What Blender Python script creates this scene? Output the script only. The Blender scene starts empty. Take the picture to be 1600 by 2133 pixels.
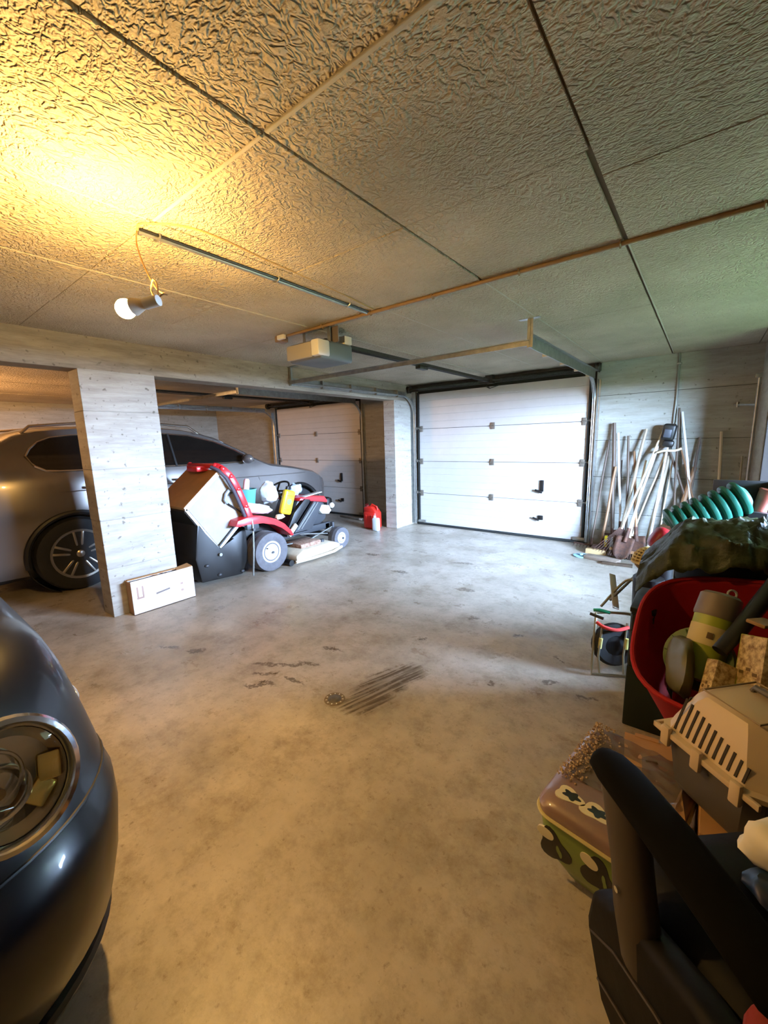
import bpy, bmesh, math, random
from mathutils import Vector, Matrix, Euler, noise
PI = math.pi
random.seed(7)
S = bpy.context.scene
C = S.collection

# ------------------------------------------------------------------ camera
CAMH = 1.35
yaw, pitch, roll = 0.66508, 0.1735, -0.02853
F = Vector((-math.sin(yaw)*math.cos(pitch), math.cos(yaw)*math.cos(pitch), -math.sin(pitch)))
R0 = Vector((math.cos(yaw), math.sin(yaw), 0)); U0 = R0.cross(F)
R1 = R0*math.cos(roll) + U0*math.sin(roll); U1 = -R0*math.sin(roll) + U0*math.cos(roll)
cd = bpy.data.cameras.new('camera'); cam = bpy.data.objects.new('camera', cd); C.objects.link(cam)
cam.matrix_world = Matrix(((R1.x, U1.x, -F.x, 0), (R1.y, U1.y, -F.y, 0), (R1.z, U1.z, -F.z, CAMH), (0, 0, 0, 1)))
cd.sensor_fit = 'HORIZONTAL'; cd.sensor_width = 36; cd.lens = 36*848.95/1600; cd.clip_start = 0.02
S.camera = cam
# ------------------------------------------------------------------ world, sun, exposure
S.view_settings.view_transform = 'Standard'; S.view_settings.look = 'None'
S.view_settings.gamma = 1; S.view_settings.use_curve_mapping = False
S.view_settings.exposure = -1.0
W = bpy.data.worlds.new('sky'); S.world = W; W.use_nodes = True
wb = W.node_tree.nodes['Background']; wb.inputs[0].default_value = (0.47, 0.66, 1.0, 1); wb.inputs[1].default_value = 1150.0
sd = bpy.data.lights.new('sun', 'SUN'); sd.energy = 1000; sd.color = (1, .93, .8); sd.angle = .01
sun = bpy.data.objects.new('sun', sd); C.objects.link(sun)
sun.rotation_euler = Vector((0.55, -0.35, -1.0)).to_track_quat('-Z', 'Y').to_euler()
pd = bpy.data.lights.new('window_portal', 'AREA'); pd.shape = 'RECTANGLE'; pd.size = 1.8; pd.size_y = 1.16
pd.cycles.is_portal = True
po = bpy.data.objects.new('window_portal', pd); C.objects.link(po); po.location = (1.14, 3.4, 1.29); po.rotation_euler = (0, PI/2, 0)
po.rotation_euler = Vector((-1, 0, 0)).to_track_quat('-Z', 'Y').to_euler()
DBG_SCALE = 1.0

# ------------------------------------------------------------------ materials
MATS = {}
def srgb(c):
    return tuple(((x/255)/12.92 if x/255 <= .04045 else (((x/255)+.055)/1.055)**2.4) for x in c) + (1,)
def mat(name, col, rough=.6, metal=0, var=.0, vscale=8, bump=0, bscale=60, coat=0, emit=None, estr=0, trans=0, col2=None, spec=.5, stretch=None):
    if name in MATS: return MATS[name]
    m = bpy.data.materials.new(name); m.use_nodes = True; nt = m.node_tree; N = nt.nodes; L = nt.links
    b = N['Principled BSDF']; c = srgb(col) if len(col) == 3 else col
    b.inputs['Base Color'].default_value = c; b.inputs['Roughness'].default_value = rough; b.inputs['Metallic'].default_value = metal
    b.inputs['Specular IOR Level'].default_value = spec
    b.inputs['Coat Weight'].default_value = coat; b.inputs['Coat Roughness'].default_value = .05
    b.inputs['Transmission Weight'].default_value = trans
    if emit: b.inputs['Emission Color'].default_value = srgb(emit); b.inputs['Emission Strength'].default_value = estr
    tc = N.new('ShaderNodeTexCoord'); mp = N.new('ShaderNodeMapping'); L.new(tc.outputs['Object'], mp.inputs[0])
    if stretch: mp.inputs['Scale'].default_value = stretch
    if var or col2:
        n = N.new('ShaderNodeTexNoise'); n.inputs['Scale'].default_value = vscale; n.inputs['Detail'].default_value = 6; n.inputs['Roughness'].default_value = .65
        L.new(mp.outputs[0], n.inputs['Vector'])
        r = N.new('ShaderNodeValToRGB'); L.new(n.outputs['Fac'], r.inputs[0])
        r.color_ramp.elements[0].position = .36; r.color_ramp.elements[1].position = .64
        c2 = srgb(col2) if col2 else tuple(x*(1-var) for x in c[:3]) + (1,)
        r.color_ramp.elements[0].color = c2; r.color_ramp.elements[1].color = c
        L.new(r.outputs[0], b.inputs['Base Color'])
    if bump:
        n = N.new('ShaderNodeTexNoise'); n.inputs['Scale'].default_value = bscale; n.inputs['Detail'].default_value = 4
        L.new(mp.outputs[0], n.inputs['Vector'])
        bp = N.new('ShaderNodeBump'); bp.inputs['Strength'].default_value = 1; bp.inputs['Distance'].default_value = bump
        L.new(n.outputs['Fac'], bp.inputs['Height']); L.new(bp.outputs[0], b.inputs['Normal'])
    MATS[name] = m
    return m

def ceiling_mat():
    m = bpy.data.materials.new('cast textured ceiling'); m.use_nodes = True; nt = m.node_tree; N = nt.nodes; L = nt.links
    b = N['Principled BSDF']; b.inputs['Roughness'].default_value = .8
    tc = N.new('ShaderNodeTexCoord')
    n = N.new('ShaderNodeTexNoise'); n.inputs['Scale'].default_value = 1.7; n.inputs['Detail'].default_value = 5
    L.new(tc.outputs['Object'], n.inputs['Vector'])
    r = N.new('ShaderNodeValToRGB'); L.new(n.outputs['Fac'], r.inputs[0])
    r.color_ramp.elements[0].position = .3; r.color_ramp.elements[1].position = .7
    r.color_ramp.elements[0].color = (.38, .32, .225, 1); r.color_ramp.elements[1].color = (.58, .50, .375, 1)
    L.new(r.outputs[0], b.inputs['Base Color'])
    # wrinkled relief: two warped noises, ridged
    def ridged(scale, sx, sy, dist, rot):
        mp = N.new('ShaderNodeMapping'); mp.inputs['Scale'].default_value = (sx, sy, .05); mp.inputs['Rotation'].default_value = (0, 0, rot)
        L.new(tc.outputs['Object'], mp.inputs[0])
        a = N.new('ShaderNodeTexNoise'); a.inputs['Scale'].default_value = scale; a.inputs['Detail'].default_value = 2.0; a.inputs['Distortion'].default_value = dist
        L.new(mp.outputs[0], a.inputs['Vector'])
        s = N.new('ShaderNodeMath'); s.operation = 'SUBTRACT'; s.inputs[1].default_value = .5; L.new(a.outputs['Fac'], s.inputs[0])
        ab = N.new('ShaderNodeMath'); ab.operation = 'ABSOLUTE'; L.new(s.outputs[0], ab.inputs[0])
        mu = N.new('ShaderNodeMapRange'); mu.inputs[1].default_value = 0; mu.inputs[2].default_value = .14; mu.interpolation_type = 'SMOOTHSTEP'
        L.new(ab.outputs[0], mu.inputs[0]); return mu.outputs[0]
    r1 = ridged(36, 1, .7, .6, .9); r2 = ridged(52, .6, 1, .3, .3)
    sel = N.new('ShaderNodeTexNoise'); sel.inputs['Scale'].default_value = 2.5; L.new(tc.outputs['Object'], sel.inputs['Vector'])
    sr = N.new('ShaderNodeMapRange'); sr.inputs[1].default_value = .42; sr.inputs[2].default_value = .58; L.new(sel.outputs['Fac'], sr.inputs[0])
    mx = N.new('ShaderNodeMix'); L.new(sr.outputs[0], mx.inputs[0]); L.new(r1, mx.inputs[2]); L.new(r2, mx.inputs[3])
    fine = N.new('ShaderNodeTexNoise'); fine.inputs['Scale'].default_value = 130; fine.inputs['Detail'].default_value = 3
    L.new(tc.outputs['Object'], fine.inputs['Vector'])
    ad = N.new('ShaderNodeMath'); ad.operation = 'MULTIPLY_ADD'; ad.inputs[1].default_value = .5
    L.new(fine.outputs['Fac'], ad.inputs[0]); L.new(mx.outputs[0], ad.inputs[2])
    bp = N.new('ShaderNodeBump'); bp.inputs['Strength'].default_value = 1; bp.inputs['Distance'].default_value = .008
    L.new(ad.outputs[0], bp.inputs['Height']); L.new(bp.outputs[0], b.inputs['Normal'])
    return m

def wall_mat(name, c1, c2, bd=.0022):
    m = bpy.data.materials.new(name); m.use_nodes = True; nt = m.node_tree; N = nt.nodes; L = nt.links
    b = N['Principled BSDF']; b.inputs['Roughness'].default_value = .85
    tc = N.new('ShaderNodeTexCoord'); mp = N.new('ShaderNodeMapping'); mp.inputs['Scale'].default_value = (1.2, 1.2, 9); L.new(tc.outputs['Object'], mp.inputs[0])
    n = N.new('ShaderNodeTexNoise'); n.inputs['Scale'].default_value = 2.2; n.inputs['Detail'].default_value = 8; n.inputs['Roughness'].default_value = .7
    L.new(mp.outputs[0], n.inputs['Vector'])
    r = N.new('ShaderNodeValToRGB'); L.new(n.outputs['Fac'], r.inputs[0]); r.color_ramp.elements[0].position = .33; r.color_ramp.elements[1].position = .66
    r.color_ramp.elements[0].color = srgb(c2); r.color_ramp.elements[1].color = srgb(c1)
    p = N.new('ShaderNodeTexNoise'); p.inputs['Scale'].default_value = 26; p.inputs['Detail'].default_value = 3; L.new(tc.outputs['Object'], p.inputs['Vector'])
    pr = N.new('ShaderNodeValToRGB'); L.new(p.outputs['Fac'], pr.inputs[0]); pr.color_ramp.elements[0].position = .27; pr.color_ramp.elements[1].position = .36
    pr.color_ramp.elements[0].color = (.45, .43, .4, 1)
    mu = N.new('ShaderNodeMix'); mu.data_type = 'RGBA'; mu.blend_type = 'MULTIPLY'; mu.inputs[0].default_value = 1
    L.new(r.outputs[0], mu.inputs[6]); L.new(pr.outputs[0], mu.inputs[7]); L.new(mu.outputs[2], b.inputs['Base Color'])
    mp2 = N.new('ShaderNodeMapping'); mp2.inputs['Scale'].default_value = (4, 4, 60); L.new(tc.outputs['Object'], mp2.inputs[0])
    g = N.new('ShaderNodeTexNoise'); g.inputs['Scale'].default_value = 2; g.inputs['Detail'].default_value = 5; L.new(mp2.outputs[0], g.inputs['Vector'])
    bp = N.new('ShaderNodeBump'); bp.inputs['Distance'].default_value = bd; L.new(g.outputs['Fac'], bp.inputs['Height']); L.new(bp.outputs[0], b.inputs['Normal'])
    return m

def floor_mat():
    m = bpy.data.materials.new('worn concrete floor'); m.use_nodes = True; nt = m.node_tree; N = nt.nodes; L = nt.links
    b = N['Principled BSDF']; tc = N.new('ShaderNodeTexCoord')
    def noisef(scale, det=6, rough=.6, dist=0, vec=None):
        n = N.new('ShaderNodeTexNoise'); n.inputs['Scale'].default_value = scale; n.inputs['Detail'].default_value = det
        n.inputs['Roughness'].default_value = rough; n.inputs['Distortion'].default_value = dist
        L.new(vec or tc.outputs['Object'], n.inputs['Vector']); return n
    def ramp(sock, p0, c0, p1, c1):
        r = N.new('ShaderNodeValToRGB'); L.new(sock, r.inputs[0]); e = r.color_ramp.elements
        e[0].position = p0; e[1].position = p1; e[0].color = c0; e[1].color = c1; return r.outputs[0]
    def mix(f, a, bb, blend='MIX'):
        x = N.new('ShaderNodeMix'); x.data_type = 'RGBA'; x.blend_type = blend
        if hasattr(f, 'is_linked'): L.new(f, x.inputs[0])
        else: x.inputs[0].default_value = f
        for i, v in ((6, a), (7, bb)):
            if hasattr(v, 'is_linked'): L.new(v, x.inputs[i])
            else: x.inputs[i].default_value = v
        return x.outputs[2]
    def mth(op, a, bb=0, cc=0):
        x = N.new('ShaderNodeMath'); x.operation = op
        for i, v in enumerate((a, bb, cc)):
            if hasattr(v, 'is_linked'): L.new(v, x.inputs[i])
            else: x.inputs[i].default_value = v
        return x.outputs[0]
    base = ramp(noisef(1.5, 8, .68).outputs['Fac'], .30, (.29, .25, .19, 1), .68, (.60, .54, .46, 1))
    blot = ramp(noisef(7.5, 9, .78).outputs['Fac'], .34, (.66, .63, .58, 1), .52, (1, 1, 1, 1))
    col = mix(.8, base, blot, 'MULTIPLY')
    speck = ramp(noisef(38, 5, .7).outputs['Fac'], .30, (.55, .5, .45, 1), .42, (1, 1, 1, 1))
    col = mix(.75, col, speck, 'MULTIPLY')
    # dirty patches and wet marks with shapes of their own
    warp = noisef(9, 4, .7); wv = N.new('ShaderNodeVectorMath'); wv.operation = 'MULTIPLY_ADD'
    L.new(warp.outputs['Color'], wv.inputs[0]); wv.inputs[1].default_value = (.16, .16, 0); L.new(tc.outputs['Object'], wv.inputs[2])
    def spot(x, y, rx, ry, ang, soft=.35):
        mp = N.new('ShaderNodeMapping'); mp.vector_type = 'TEXTURE'
        mp.inputs['Location'].default_value = (x+.08, y+.08, 0); mp.inputs['Rotation'].default_value = (0, 0, ang); mp.inputs['Scale'].default_value = (rx, ry, 50)
        L.new(wv.outputs[0], mp.inputs[0]); ln = N.new('ShaderNodeVectorMath'); ln.operation = 'LENGTH'; L.new(mp.outputs[0], ln.inputs[0])
        mr = N.new('ShaderNodeMapRange'); mr.inputs[1].default_value = 1; mr.inputs[2].default_value = 1-soft; L.new(ln.outputs['Value'], mr.inputs[0])
        return mr.outputs[0]
    small = [(-2.57, 1.21, .09, .022, .5), (-1.84, 1.74, .10, .02, .25), (-2.02, 1.38, .14, .025, .5), (-1.92, 1.45, .12, .025, .7), (-1.88, 1.22, .12, .03, .55), (-1.82, 1.53, .09, .018, .2),
             (-1.96, 1.30, .10, .02, .6), (-1.76, 1.36, .09, .02, .1), (-1.28, 2.69, .05, .05, .3), (-.9, 2.61, .05, .03, .8), (-.59, 2.45, .05, .012, -.9), (-.37, 2.14, .06, .02, .3),
             (-.57, 2.18, .05, .03, .2), (-3.06, 3.65, .12, .05, .3), (-2.4, 3.3, .12, .04, .2), (-2.0, 3.9, .14, .05, .3), (-.84, 1.99, .03, .03, .3), (-1.6, 3.2, .1, .04, .3), (-2.78, 1.12, .08, .02, .4), (-1.4, 2.2, .04, .03, 0)]
    acc = None
    for s in small:
        q = spot(*s); acc = q if acc is None else mth('MAXIMUM', acc, q)
    brk = ramp(noisef(45, 3, .6).outputs['Fac'], .35, (0, 0, 0, 1), .5, (1, 1, 1, 1))
    sm = mth('MULTIPLY', acc, brk); sm = mth('MULTIPLY', sm, .8)
    # streaked wet trail from the drain
    trail = mth('MAXIMUM', spot(-1.31, 1.64, .32, .13, 1.30, .35), spot(-1.30, 1.44, .22, .11, .8, .5))
    mp = N.new('ShaderNodeMapping'); mp.vector_type = 'TEXTURE'; mp.inputs['Rotation'].default_value = (0, 0, 1.27); mp.inputs['Scale'].default_value = (.4, .022, 1); L.new(tc.outputs['Object'], mp.inputs[0])
    st = ramp(noisef(1.2, 2, .5, 0, mp.outputs[0]).outputs['Fac'], .38, (.35, .35, .35, 1), .58, (1, 1, 1, 1))
    tr = mth('MULTIPLY', mth('MULTIPLY', trail, st), .9)
    halo = mth('MULTIPLY', spot(-1.45, 1.38, .24, .2, .4, .9), .35)
    stain = mth('MAXIMUM', mth('MAXIMUM', sm, tr), halo)
    col = mix(stain, col, (.07, .048, .026, 1))
    # greasy brown patches near the camera
    pt = ramp(noisef(3.2, 8, .75, 0).outputs['Fac'], .52, (0, 0, 0, 1), .68, (1, 1, 1, 1))
    col = mix(mth('MULTIPLY', pt, .5), col, (.17, .11, .05, 1))
    L.new(col, b.inputs['Base Color'])
    rg = N.new('ShaderNodeMapRange'); rg.inputs[1].default_value = .3; rg.inputs[2].default_value = .7; rg.inputs[3].default_value = .22; rg.inputs[4].default_value = .48
    L.new(noisef(4, 6, .7).outputs['Fac'], rg.inputs[0]); ro = mth('SUBTRACT', rg.outputs[0], mth('MULTIPLY', tr, .15)); L.new(ro, b.inputs['Roughness'])
    b.inputs['Specular IOR Level'].default_value = .45
    hb = mth('ADD', noisef(3, 3).outputs['Fac'], mth('MULTIPLY', noisef(90, 4).outputs['Fac'], .06))
    bp = N.new('ShaderNodeBump'); bp.inputs['Distance'].default_value = .006; L.new(hb, bp.inputs['Height']); L.new(bp.outputs[0], b.inputs['Normal'])
    return m

# ------------------------------------------------------------------ mesh builder
class MB:
    def __init__(s, M=None): s.bm = bmesh.new(); s.M = M or Matrix()
    def _new(s, verts, faces):
        vs = [s.bm.verts.new(s.M @ Vector(v)) for v in verts]; out = []
        for f in faces:
            try: out.append(s.bm.faces.new([vs[i] for i in f]))
            except ValueError: pass
        return vs, out
    def box(s, x0, y0, z0, x1, y1, z1, bev=0, seg=2, M=None):
        t = bmesh.new(); bmesh.ops.create_cube(t, size=1)
        for v in t.verts: v.co = Vector(((x0+x1)/2+v.co.x*(x1-x0), (y0+y1)/2+v.co.y*(y1-y0), (z0+z1)/2+v.co.z*(z1-z0)))
        if bev: bmesh.ops.bevel(t, geom=t.edges[:], offset=bev, segments=seg, affect='EDGES', profile=.5)
        s._merge(t, M); return s
    def cbox(s, c, d, rot=(0, 0, 0), bev=0, seg=2):
        M = Matrix.Translation(c) @ Euler(rot).to_matrix().to_4x4()
        return s.box(-d[0]/2, -d[1]/2, -d[2]/2, d[0]/2, d[1]/2, d[2]/2, bev, seg, M)
    def bar(s, p0, p1, w, h, bev=0, up=(0, 0, 1)):
        p0, p1 = Vector(p0), Vector(p1); d = p1-p0; Lg = d.length; d.normalize(); u = Vector(up)
        if abs(d.dot(u)) > .98: u = Vector((1, 0, 0))
        r = d.cross(u).normalized(); u = r.cross(d)
        M = Matrix(((r.x, d.x, u.x, p0.x), (r.y, d.y, u.y, p0.y), (r.z, d.z, u.z, p0.z), (0, 0, 0, 1)))
        return s.box(-w/2, 0, -h/2, w/2, Lg, h/2, bev, 2, M)
    def _merge(s, t, M=None):
        mm = s.M @ M if M else s.M; mp = {v: s.bm.verts.new(mm @ v.co) for v in t.verts}
        for f in t.faces:
            try: s.bm.faces.new([mp[v] for v in f.verts])
            except ValueError: pass
        t.free()
    def tube(s, path, r, n=8, closed=False, caps=True):
        P = [Vector(p) for p in path]; k = len(P); rr = r if isinstance(r, (list, tuple)) else [r]*k
        rings = []; prev = None
        for i in range(k):
            if closed: d = (P[(i+1) % k]-P[i-1]).normalized()
            else: d = (P[min(i+1, k-1)]-P[max(i-1, 0)]).normalized()
            if prev is None:
                a = Vector((0, 0, 1)) if abs(d.z) < .9 else Vector((1, 0, 0)); u = d.cross(a).normalized()
            else:
                u = prev - d*prev.dot(d); u = u.normalized() if u.length > 1e-6 else d.orthogonal().normalized()
            prev = u; w = d.cross(u)
            rings.append([P[i] + (u*math.cos(2*PI*j/n)+w*math.sin(2*PI*j/n))*rr[i] for j in range(n)])
        return s.loft(rings, closed, caps)
    def loft(s, rings, closed=False, caps=True):
        n = len(rings[0]); vs = [[s.bm.verts.new(s.M @ Vector(p)) for p in rg] for rg in rings]; k = len(rings)
        for i in range(k if closed else k-1):
            a, b = vs[i], vs[(i+1) % k]
            for j in range(n):
                try: s.bm.faces.new((a[j], a[(j+1) % n], b[(j+1) % n], b[j]))
                except ValueError: pass
        if caps and not closed:
            for q in (list(reversed(vs[0])), vs[-1]):
                try: s.bm.faces.new(q)
                except ValueError: pass
        return s
    def _take(s, o):
        o.bm.transform(s.M); s.bm.free(); s.bm = o.bm; return s
    def sheet(s, grid):
        vs = [[s.bm.verts.new(s.M @ Vector(p)) for p in row] for row in grid]
        for i in range(len(grid)-1):
            for j in range(len(grid[0])-1):
                s.bm.faces.new((vs[i][j], vs[i][j+1], vs[i+1][j+1], vs[i+1][j]))
        return s
    def cyl(s, p0, p1, r, r1=None, n=16): return s.tube([p0, p1], [r, r if r1 is None else r1], n)
    def lathe(s, prof, c=(0, 0, 0), axis=(0, 0, 1), n=24, sc=(1, 1)):
        q = Vector(axis).normalized().to_track_quat('Z', 'Y').to_matrix().to_4x4(); M = Matrix.Translation(c) @ q
        rings = [[M @ Vector((r*math.cos(2*PI*j/n)*sc[0], r*math.sin(2*PI*j/n)*sc[1], z)) for j in range(n)] for r, z in prof]
        return s.loft(rings)
    def prism(s, poly, ax, a, b, bev=0):
        def P(u, v, w): return {'x': (w, u, v), 'y': (u, w, v), 'z': (u, v, w)}[ax]
        t = bmesh.new(); A = [t.verts.new(P(u, v, a)) for u, v in poly]; B = [t.verts.new(P(u, v, b)) for u, v in poly]; n = len(poly)
        t.faces.new(A); t.faces.new(list(reversed(B)))
        for i in range(n): t.faces.new((A[i], B[i], B[(i+1) % n], A[(i+1) % n]))
        if bev: bmesh.ops.bevel(t, geom=t.edges[:], offset=bev, segments=2, affect='EDGES', profile=.5)
        s._merge(t); return s
    def ball(s, c, r, sc=(1, 1, 1), n=16, rot=(0, 0, 0)):
        t = bmesh.new(); bmesh.ops.create_uvsphere(t, u_segments=n, v_segments=max(6, n//2), radius=r)
        M = Matrix.Translation(c) @ Euler(rot).to_matrix().to_4x4() @ Matrix.Diagonal((*sc, 1)); s._merge(t, M); return s
    def jitter(s, amp, scale, seed=0):
        s.bm.normal_update()
        for v in s.bm.verts:
            v.co += noise.noise_vector(v.co*scale + Vector((seed, seed*2, 0)))*amp
        return s
def off(o):
    v = Vector((0, 0, 0))
    while o is not None: v += o.location; o = o.parent
    return v
def obj(name, mb, m, parent=None, smooth=40, label=None, kind=None):
    bm = mb.bm; bmesh.ops.recalc_face_normals(bm, faces=bm.faces[:])
    o_ = off(parent)
    if o_.length > 0:
        for v in bm.verts: v.co -= o_
    me = bpy.data.meshes.new(name); bm.to_mesh(me); bm.free()
    if smooth:
        me.polygons.foreach_set('use_smooth', [True]*len(me.polygons)); me.set_sharp_from_angle(angle=math.radians(smooth))
    me.materials.append(m); o = bpy.data.objects.new(name, me); C.objects.link(o)
    if parent: o.parent = parent
    if label: o['label'] = label
    if kind: o['kind'] = kind
    return o
def thing(name, label, cat, loc=(0, 0, 0), group=None):
    o = bpy.data.objects.new(name, None); C.objects.link(o); o.location = loc; o.empty_display_size = .1
    return tag(o, label, cat, group)
def tag(o, label, cat, group=None):
    o['label'] = label; o['category'] = cat
    if group: o['group'] = group
    return o
def struct(name, loc=(0, 0, 0)):
    o = bpy.data.objects.new(name, None); C.objects.link(o); o['kind'] = 'structure'; o.location = loc; return o
def sobj(name, mb, m, smooth=0):
    o = obj(name, mb, m, None, smooth); o['kind'] = 'structure'; return o
# ------------------------------------------------------------------ materials used widely
M_CEIL = ceiling_mat(); M_FLOOR = floor_mat()
M_WALL = wall_mat('board marked concrete', (158, 156, 146), (134, 131, 120))
M_PIL = wall_mat('pillar concrete', (176, 172, 162), (146, 140, 130), .0012)
M_GALV = mat('galvanised steel', (170, 172, 168), .38, .85, var=.25, vscale=20)
M_DKM = mat('dark oily steel', (66, 62, 56), .5, .6, var=.3, vscale=30)
M_BLKP = mat('black plastic', (22, 21, 20), .45, 0, var=.2)
M_WHTP = mat('white plastic', (222, 222, 216), .4)
M_DOOR = mat('white insulated door skin', (196, 192, 186), .42, 0, var=.07, vscale=3)
M_RUB = mat('black rubber', (30, 30, 31), .75, 0, var=.3, vscale=40)
M_CHR = mat('chrome', (225, 225, 225), .12, 1)
CZ = 2.17; WY = 5.46

# ------------------------------------------------------------------ the room
sobj('floor', MB().box(-9.5, -3.4, -.2, 1.1, 6.6, 0), M_FLOOR)
ceil = sobj('ceiling', MB().box(-9.5, -3.4, CZ+.008, 1.35, 6.6, CZ+.3), mat('ceiling joint shadow', (112, 100, 78), .9))
cols = [(-9.3, -8.64), (-8.64, -7.98), (-7.98, -7.32), (-7.32, -6.66), (-6.66, -6.0), (-6.0, -5.34), (-5.34, -4.68), (-4.68, -3.76),
        (-3.76, -2.93), (-2.93, -2.32), (-2.32, -1.67), (-1.67, -1.0), (-1.0, -.335), (-.335, .33), (.33, 1.1)]
for i, (xa, xb) in enumerate(cols):
    ys = [-3.2, -1.16, -.5, .15, .80, 1.45, 2.17, 3.3, 5.46] if i >= 9 else [-3.2, -.5, .8, 2.17, 5.46]
    if i >= 13: ys = [-3.2, -1.2, -.53, .13, .78, 1.60, 2.17, 3.3, 5.46]
    for j in range(len(ys)-1):
        dz = random.uniform(0, .004) + (.003 if i % 2 else 0); gx = .005; gy = .0025
        sx = .012 if (i == 12 and j > 4) else 0
        p = MB().box(xa+gx, ys[j]+gy, CZ-dz, xb-gx-sx, ys[j+1]-gy, CZ+.009)
        obj('ceiling_panel', p, M_CEIL, ceil, 0)
# raised mortar beads along the joints beyond the pipe
for x in (-.335, -1.0, -1.67, -2.32, -2.93):
    obj('joint_bead', MB().box(x-.005, 2.2, CZ-.006, x+.004, 5.46, CZ+.009, .002), mat('joint mortar', (196, 190, 172), .8, var=.15), ceil, 0)
for x, y0, y1 in ((-1.67, -.4, .78), (-2.32, -.4, 2.1), (-2.93, -.4, 2.1)):
    obj('joint_bead', MB().box(x-.005, y0, CZ-.005, x+.004, y1, CZ+.009, .002), MATS['joint mortar'], ceil, 0)
for x0, x1 in ((-1.66, -1.01), (-.99, -.34)):
    obj('joint_bead', MB().box(x0, .795, CZ-.008, x1, .807, CZ+.009, .002), MATS['joint mortar'], ceil, 0)

def courses(parent, xa, xb, y, z0, z1, step=.125, dirn='y', face=-1):
    z = z0
    while z < z1-.01:
        t = min(z+step, z1); pr = random.uniform(.001, .006)
        if dirn == 'y': b = MB().box(xa, y-pr if face < 0 else y-.02, z+.0012, xb, y+.02 if face < 0 else y+pr, t-.0012)
        else: b = MB().box(y-.02 if face > 0 else y-pr, xa, z+.0012, y+pr if face > 0 else y+.02, xb, t-.0012)
        obj('board_course', b, M_WALL, parent, 0); z = t
w = sobj('wall_front', MB().box(-9.5, WY+.005, 0, -7.07, WY+.3, CZ+.01).box(-4.72, WY+.005, 0, -3.6, WY+.3, CZ+.01).box(-1.06, WY+.005, 0, 1.35, WY+.3, CZ+.01)
         .box(-7.07, WY+.02, 2.09, -4.72, WY+.3, CZ+.01).box(-3.6, WY+.02, 2.09, -1.06, WY+.3, CZ+.01), M_WALL)
courses(w, -1.06, .38, WY, 0, 1.79); courses(w, -1.06, .38, WY+.004, 1.79, CZ)
courses(w, -4.72, -3.6, WY, 0, CZ); courses(w, -9.3, -7.07, WY, 0, CZ, .2)
for z in (.42, .85, 1.28, 1.79): obj('form_seam', MB().box(-1.06, WY-.0068, z-.003, .38, WY+.01, z+.003), mat('dark seam', (74, 72, 62), .9), w, 0)
w = sobj('wall_left', MB().box(-9.5, -3.4, 0, -9.3, 5.7, CZ+.01), M_WALL); courses(w, -3.2, WY, -9.3, 0, CZ, .25, 'x', 1)
sobj('wall_back', MB().box(-9.5, -3.4, 0, 1.35, -3.2, CZ+.01), M_WALL)
# right side: a stub near the front corner, the wall with the open doorway beyond the clutter
w = sobj('wall_right', MB().box(.38, 4.62, 0, 1.1, WY+.01, CZ+.01).box(1.1, 4.3, 0, 1.35, WY+.3, CZ+.01).box(1.1, -3.4, 0, 1.35, 2.5, CZ+.01).box(1.1, 2.5, 1.86, 1.35, 4.3, CZ+.01).box(1.1, 2.5, 0, 1.35, 4.3, .72), M_WALL)
# beam and its two pillars between the bays
BX0, BX1 = -3.86, -3.66
sobj('trim_1', MB().box(BX0, -3.2, 1.93, BX1, WY, CZ+.005, .006), wall_mat('beam concrete', (160, 150, 134), (122, 112, 98)))
def pillar(name, y0, y1):
    z = [0, .40, .79, 1.19, 1.63, 1.935]; o = MB().box(BX0+.004, y0+.004, 0, BX1-.004, y1-.004, 1.935); p = sobj(name, o, M_PIL)
    for i in range(5):
        d = random.uniform(0, .003)
        obj('formwork_lift', MB().box(BX0-d, y0-d, z[i]+.001, BX1+d, y1+d, z[i+1]-.001, .004), M_PIL, p, 0)
pillar('trim_2', 1.09, 1.625); pillar('trim_3', 4.98, 5.455)
pillar('trim_4', -1.9, -1.35)
# ground outside the doorway
g = MB(); rows = []
for i in range(8):
    x = 1.35+i*.5
    rows.append([(x, -6+j*.9, -.02) for j in range(22)])
g.sheet(rows)
o = obj('lawn', g, mat('sunlit grass', (92, 116, 66), .9, var=.35, vscale=3), None, 40); o['kind'] = 'structure'
hg = MB(); hr = []
for i in range(12):
    z = -.1+i*.15; hr.append([(4.85+.10*noise.noise(Vector((j*.9, i*.9, 0)))+(.04*i), -8+j*.4, z*(.98+.05*noise.noise(Vector((j*.3, 0, 5))))) for j in range(56)])
hg.sheet(hr); hg.sheet([[(x, -8+j*2, 1.5+.0*j) for j in range(12)] for x in (5.2, 8.0)])
o = obj('unseen_hedge', hg, mat('dark hedge leaves', (34, 46, 26), .9, var=.5, vscale=14, bump=.03, bscale=30), None, 0); o['kind'] = 'structure'  # unseen dark hedge added to cut low sky light and green bounce
sobj('unseen_canopy', MB().box(1.35, .5, 2.12, 3.7, 7.0, 2.3), M_WALL)  # unseen canopy added outside to block steep skylight at the opening
wf = struct('window_1', (1.2, 3.4, .72))
for a_ in ((2.5, .72, 4.3, .76), (2.5, 1.82, 4.3, 1.86), (2.5, .72, 2.54, 1.86), (4.26, .72, 4.3, 1.86)): obj('frame_bar', MB().box(1.2, a_[0], a_[1], 1.25, a_[2], a_[3]), M_DKM, wf, 0)
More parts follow.
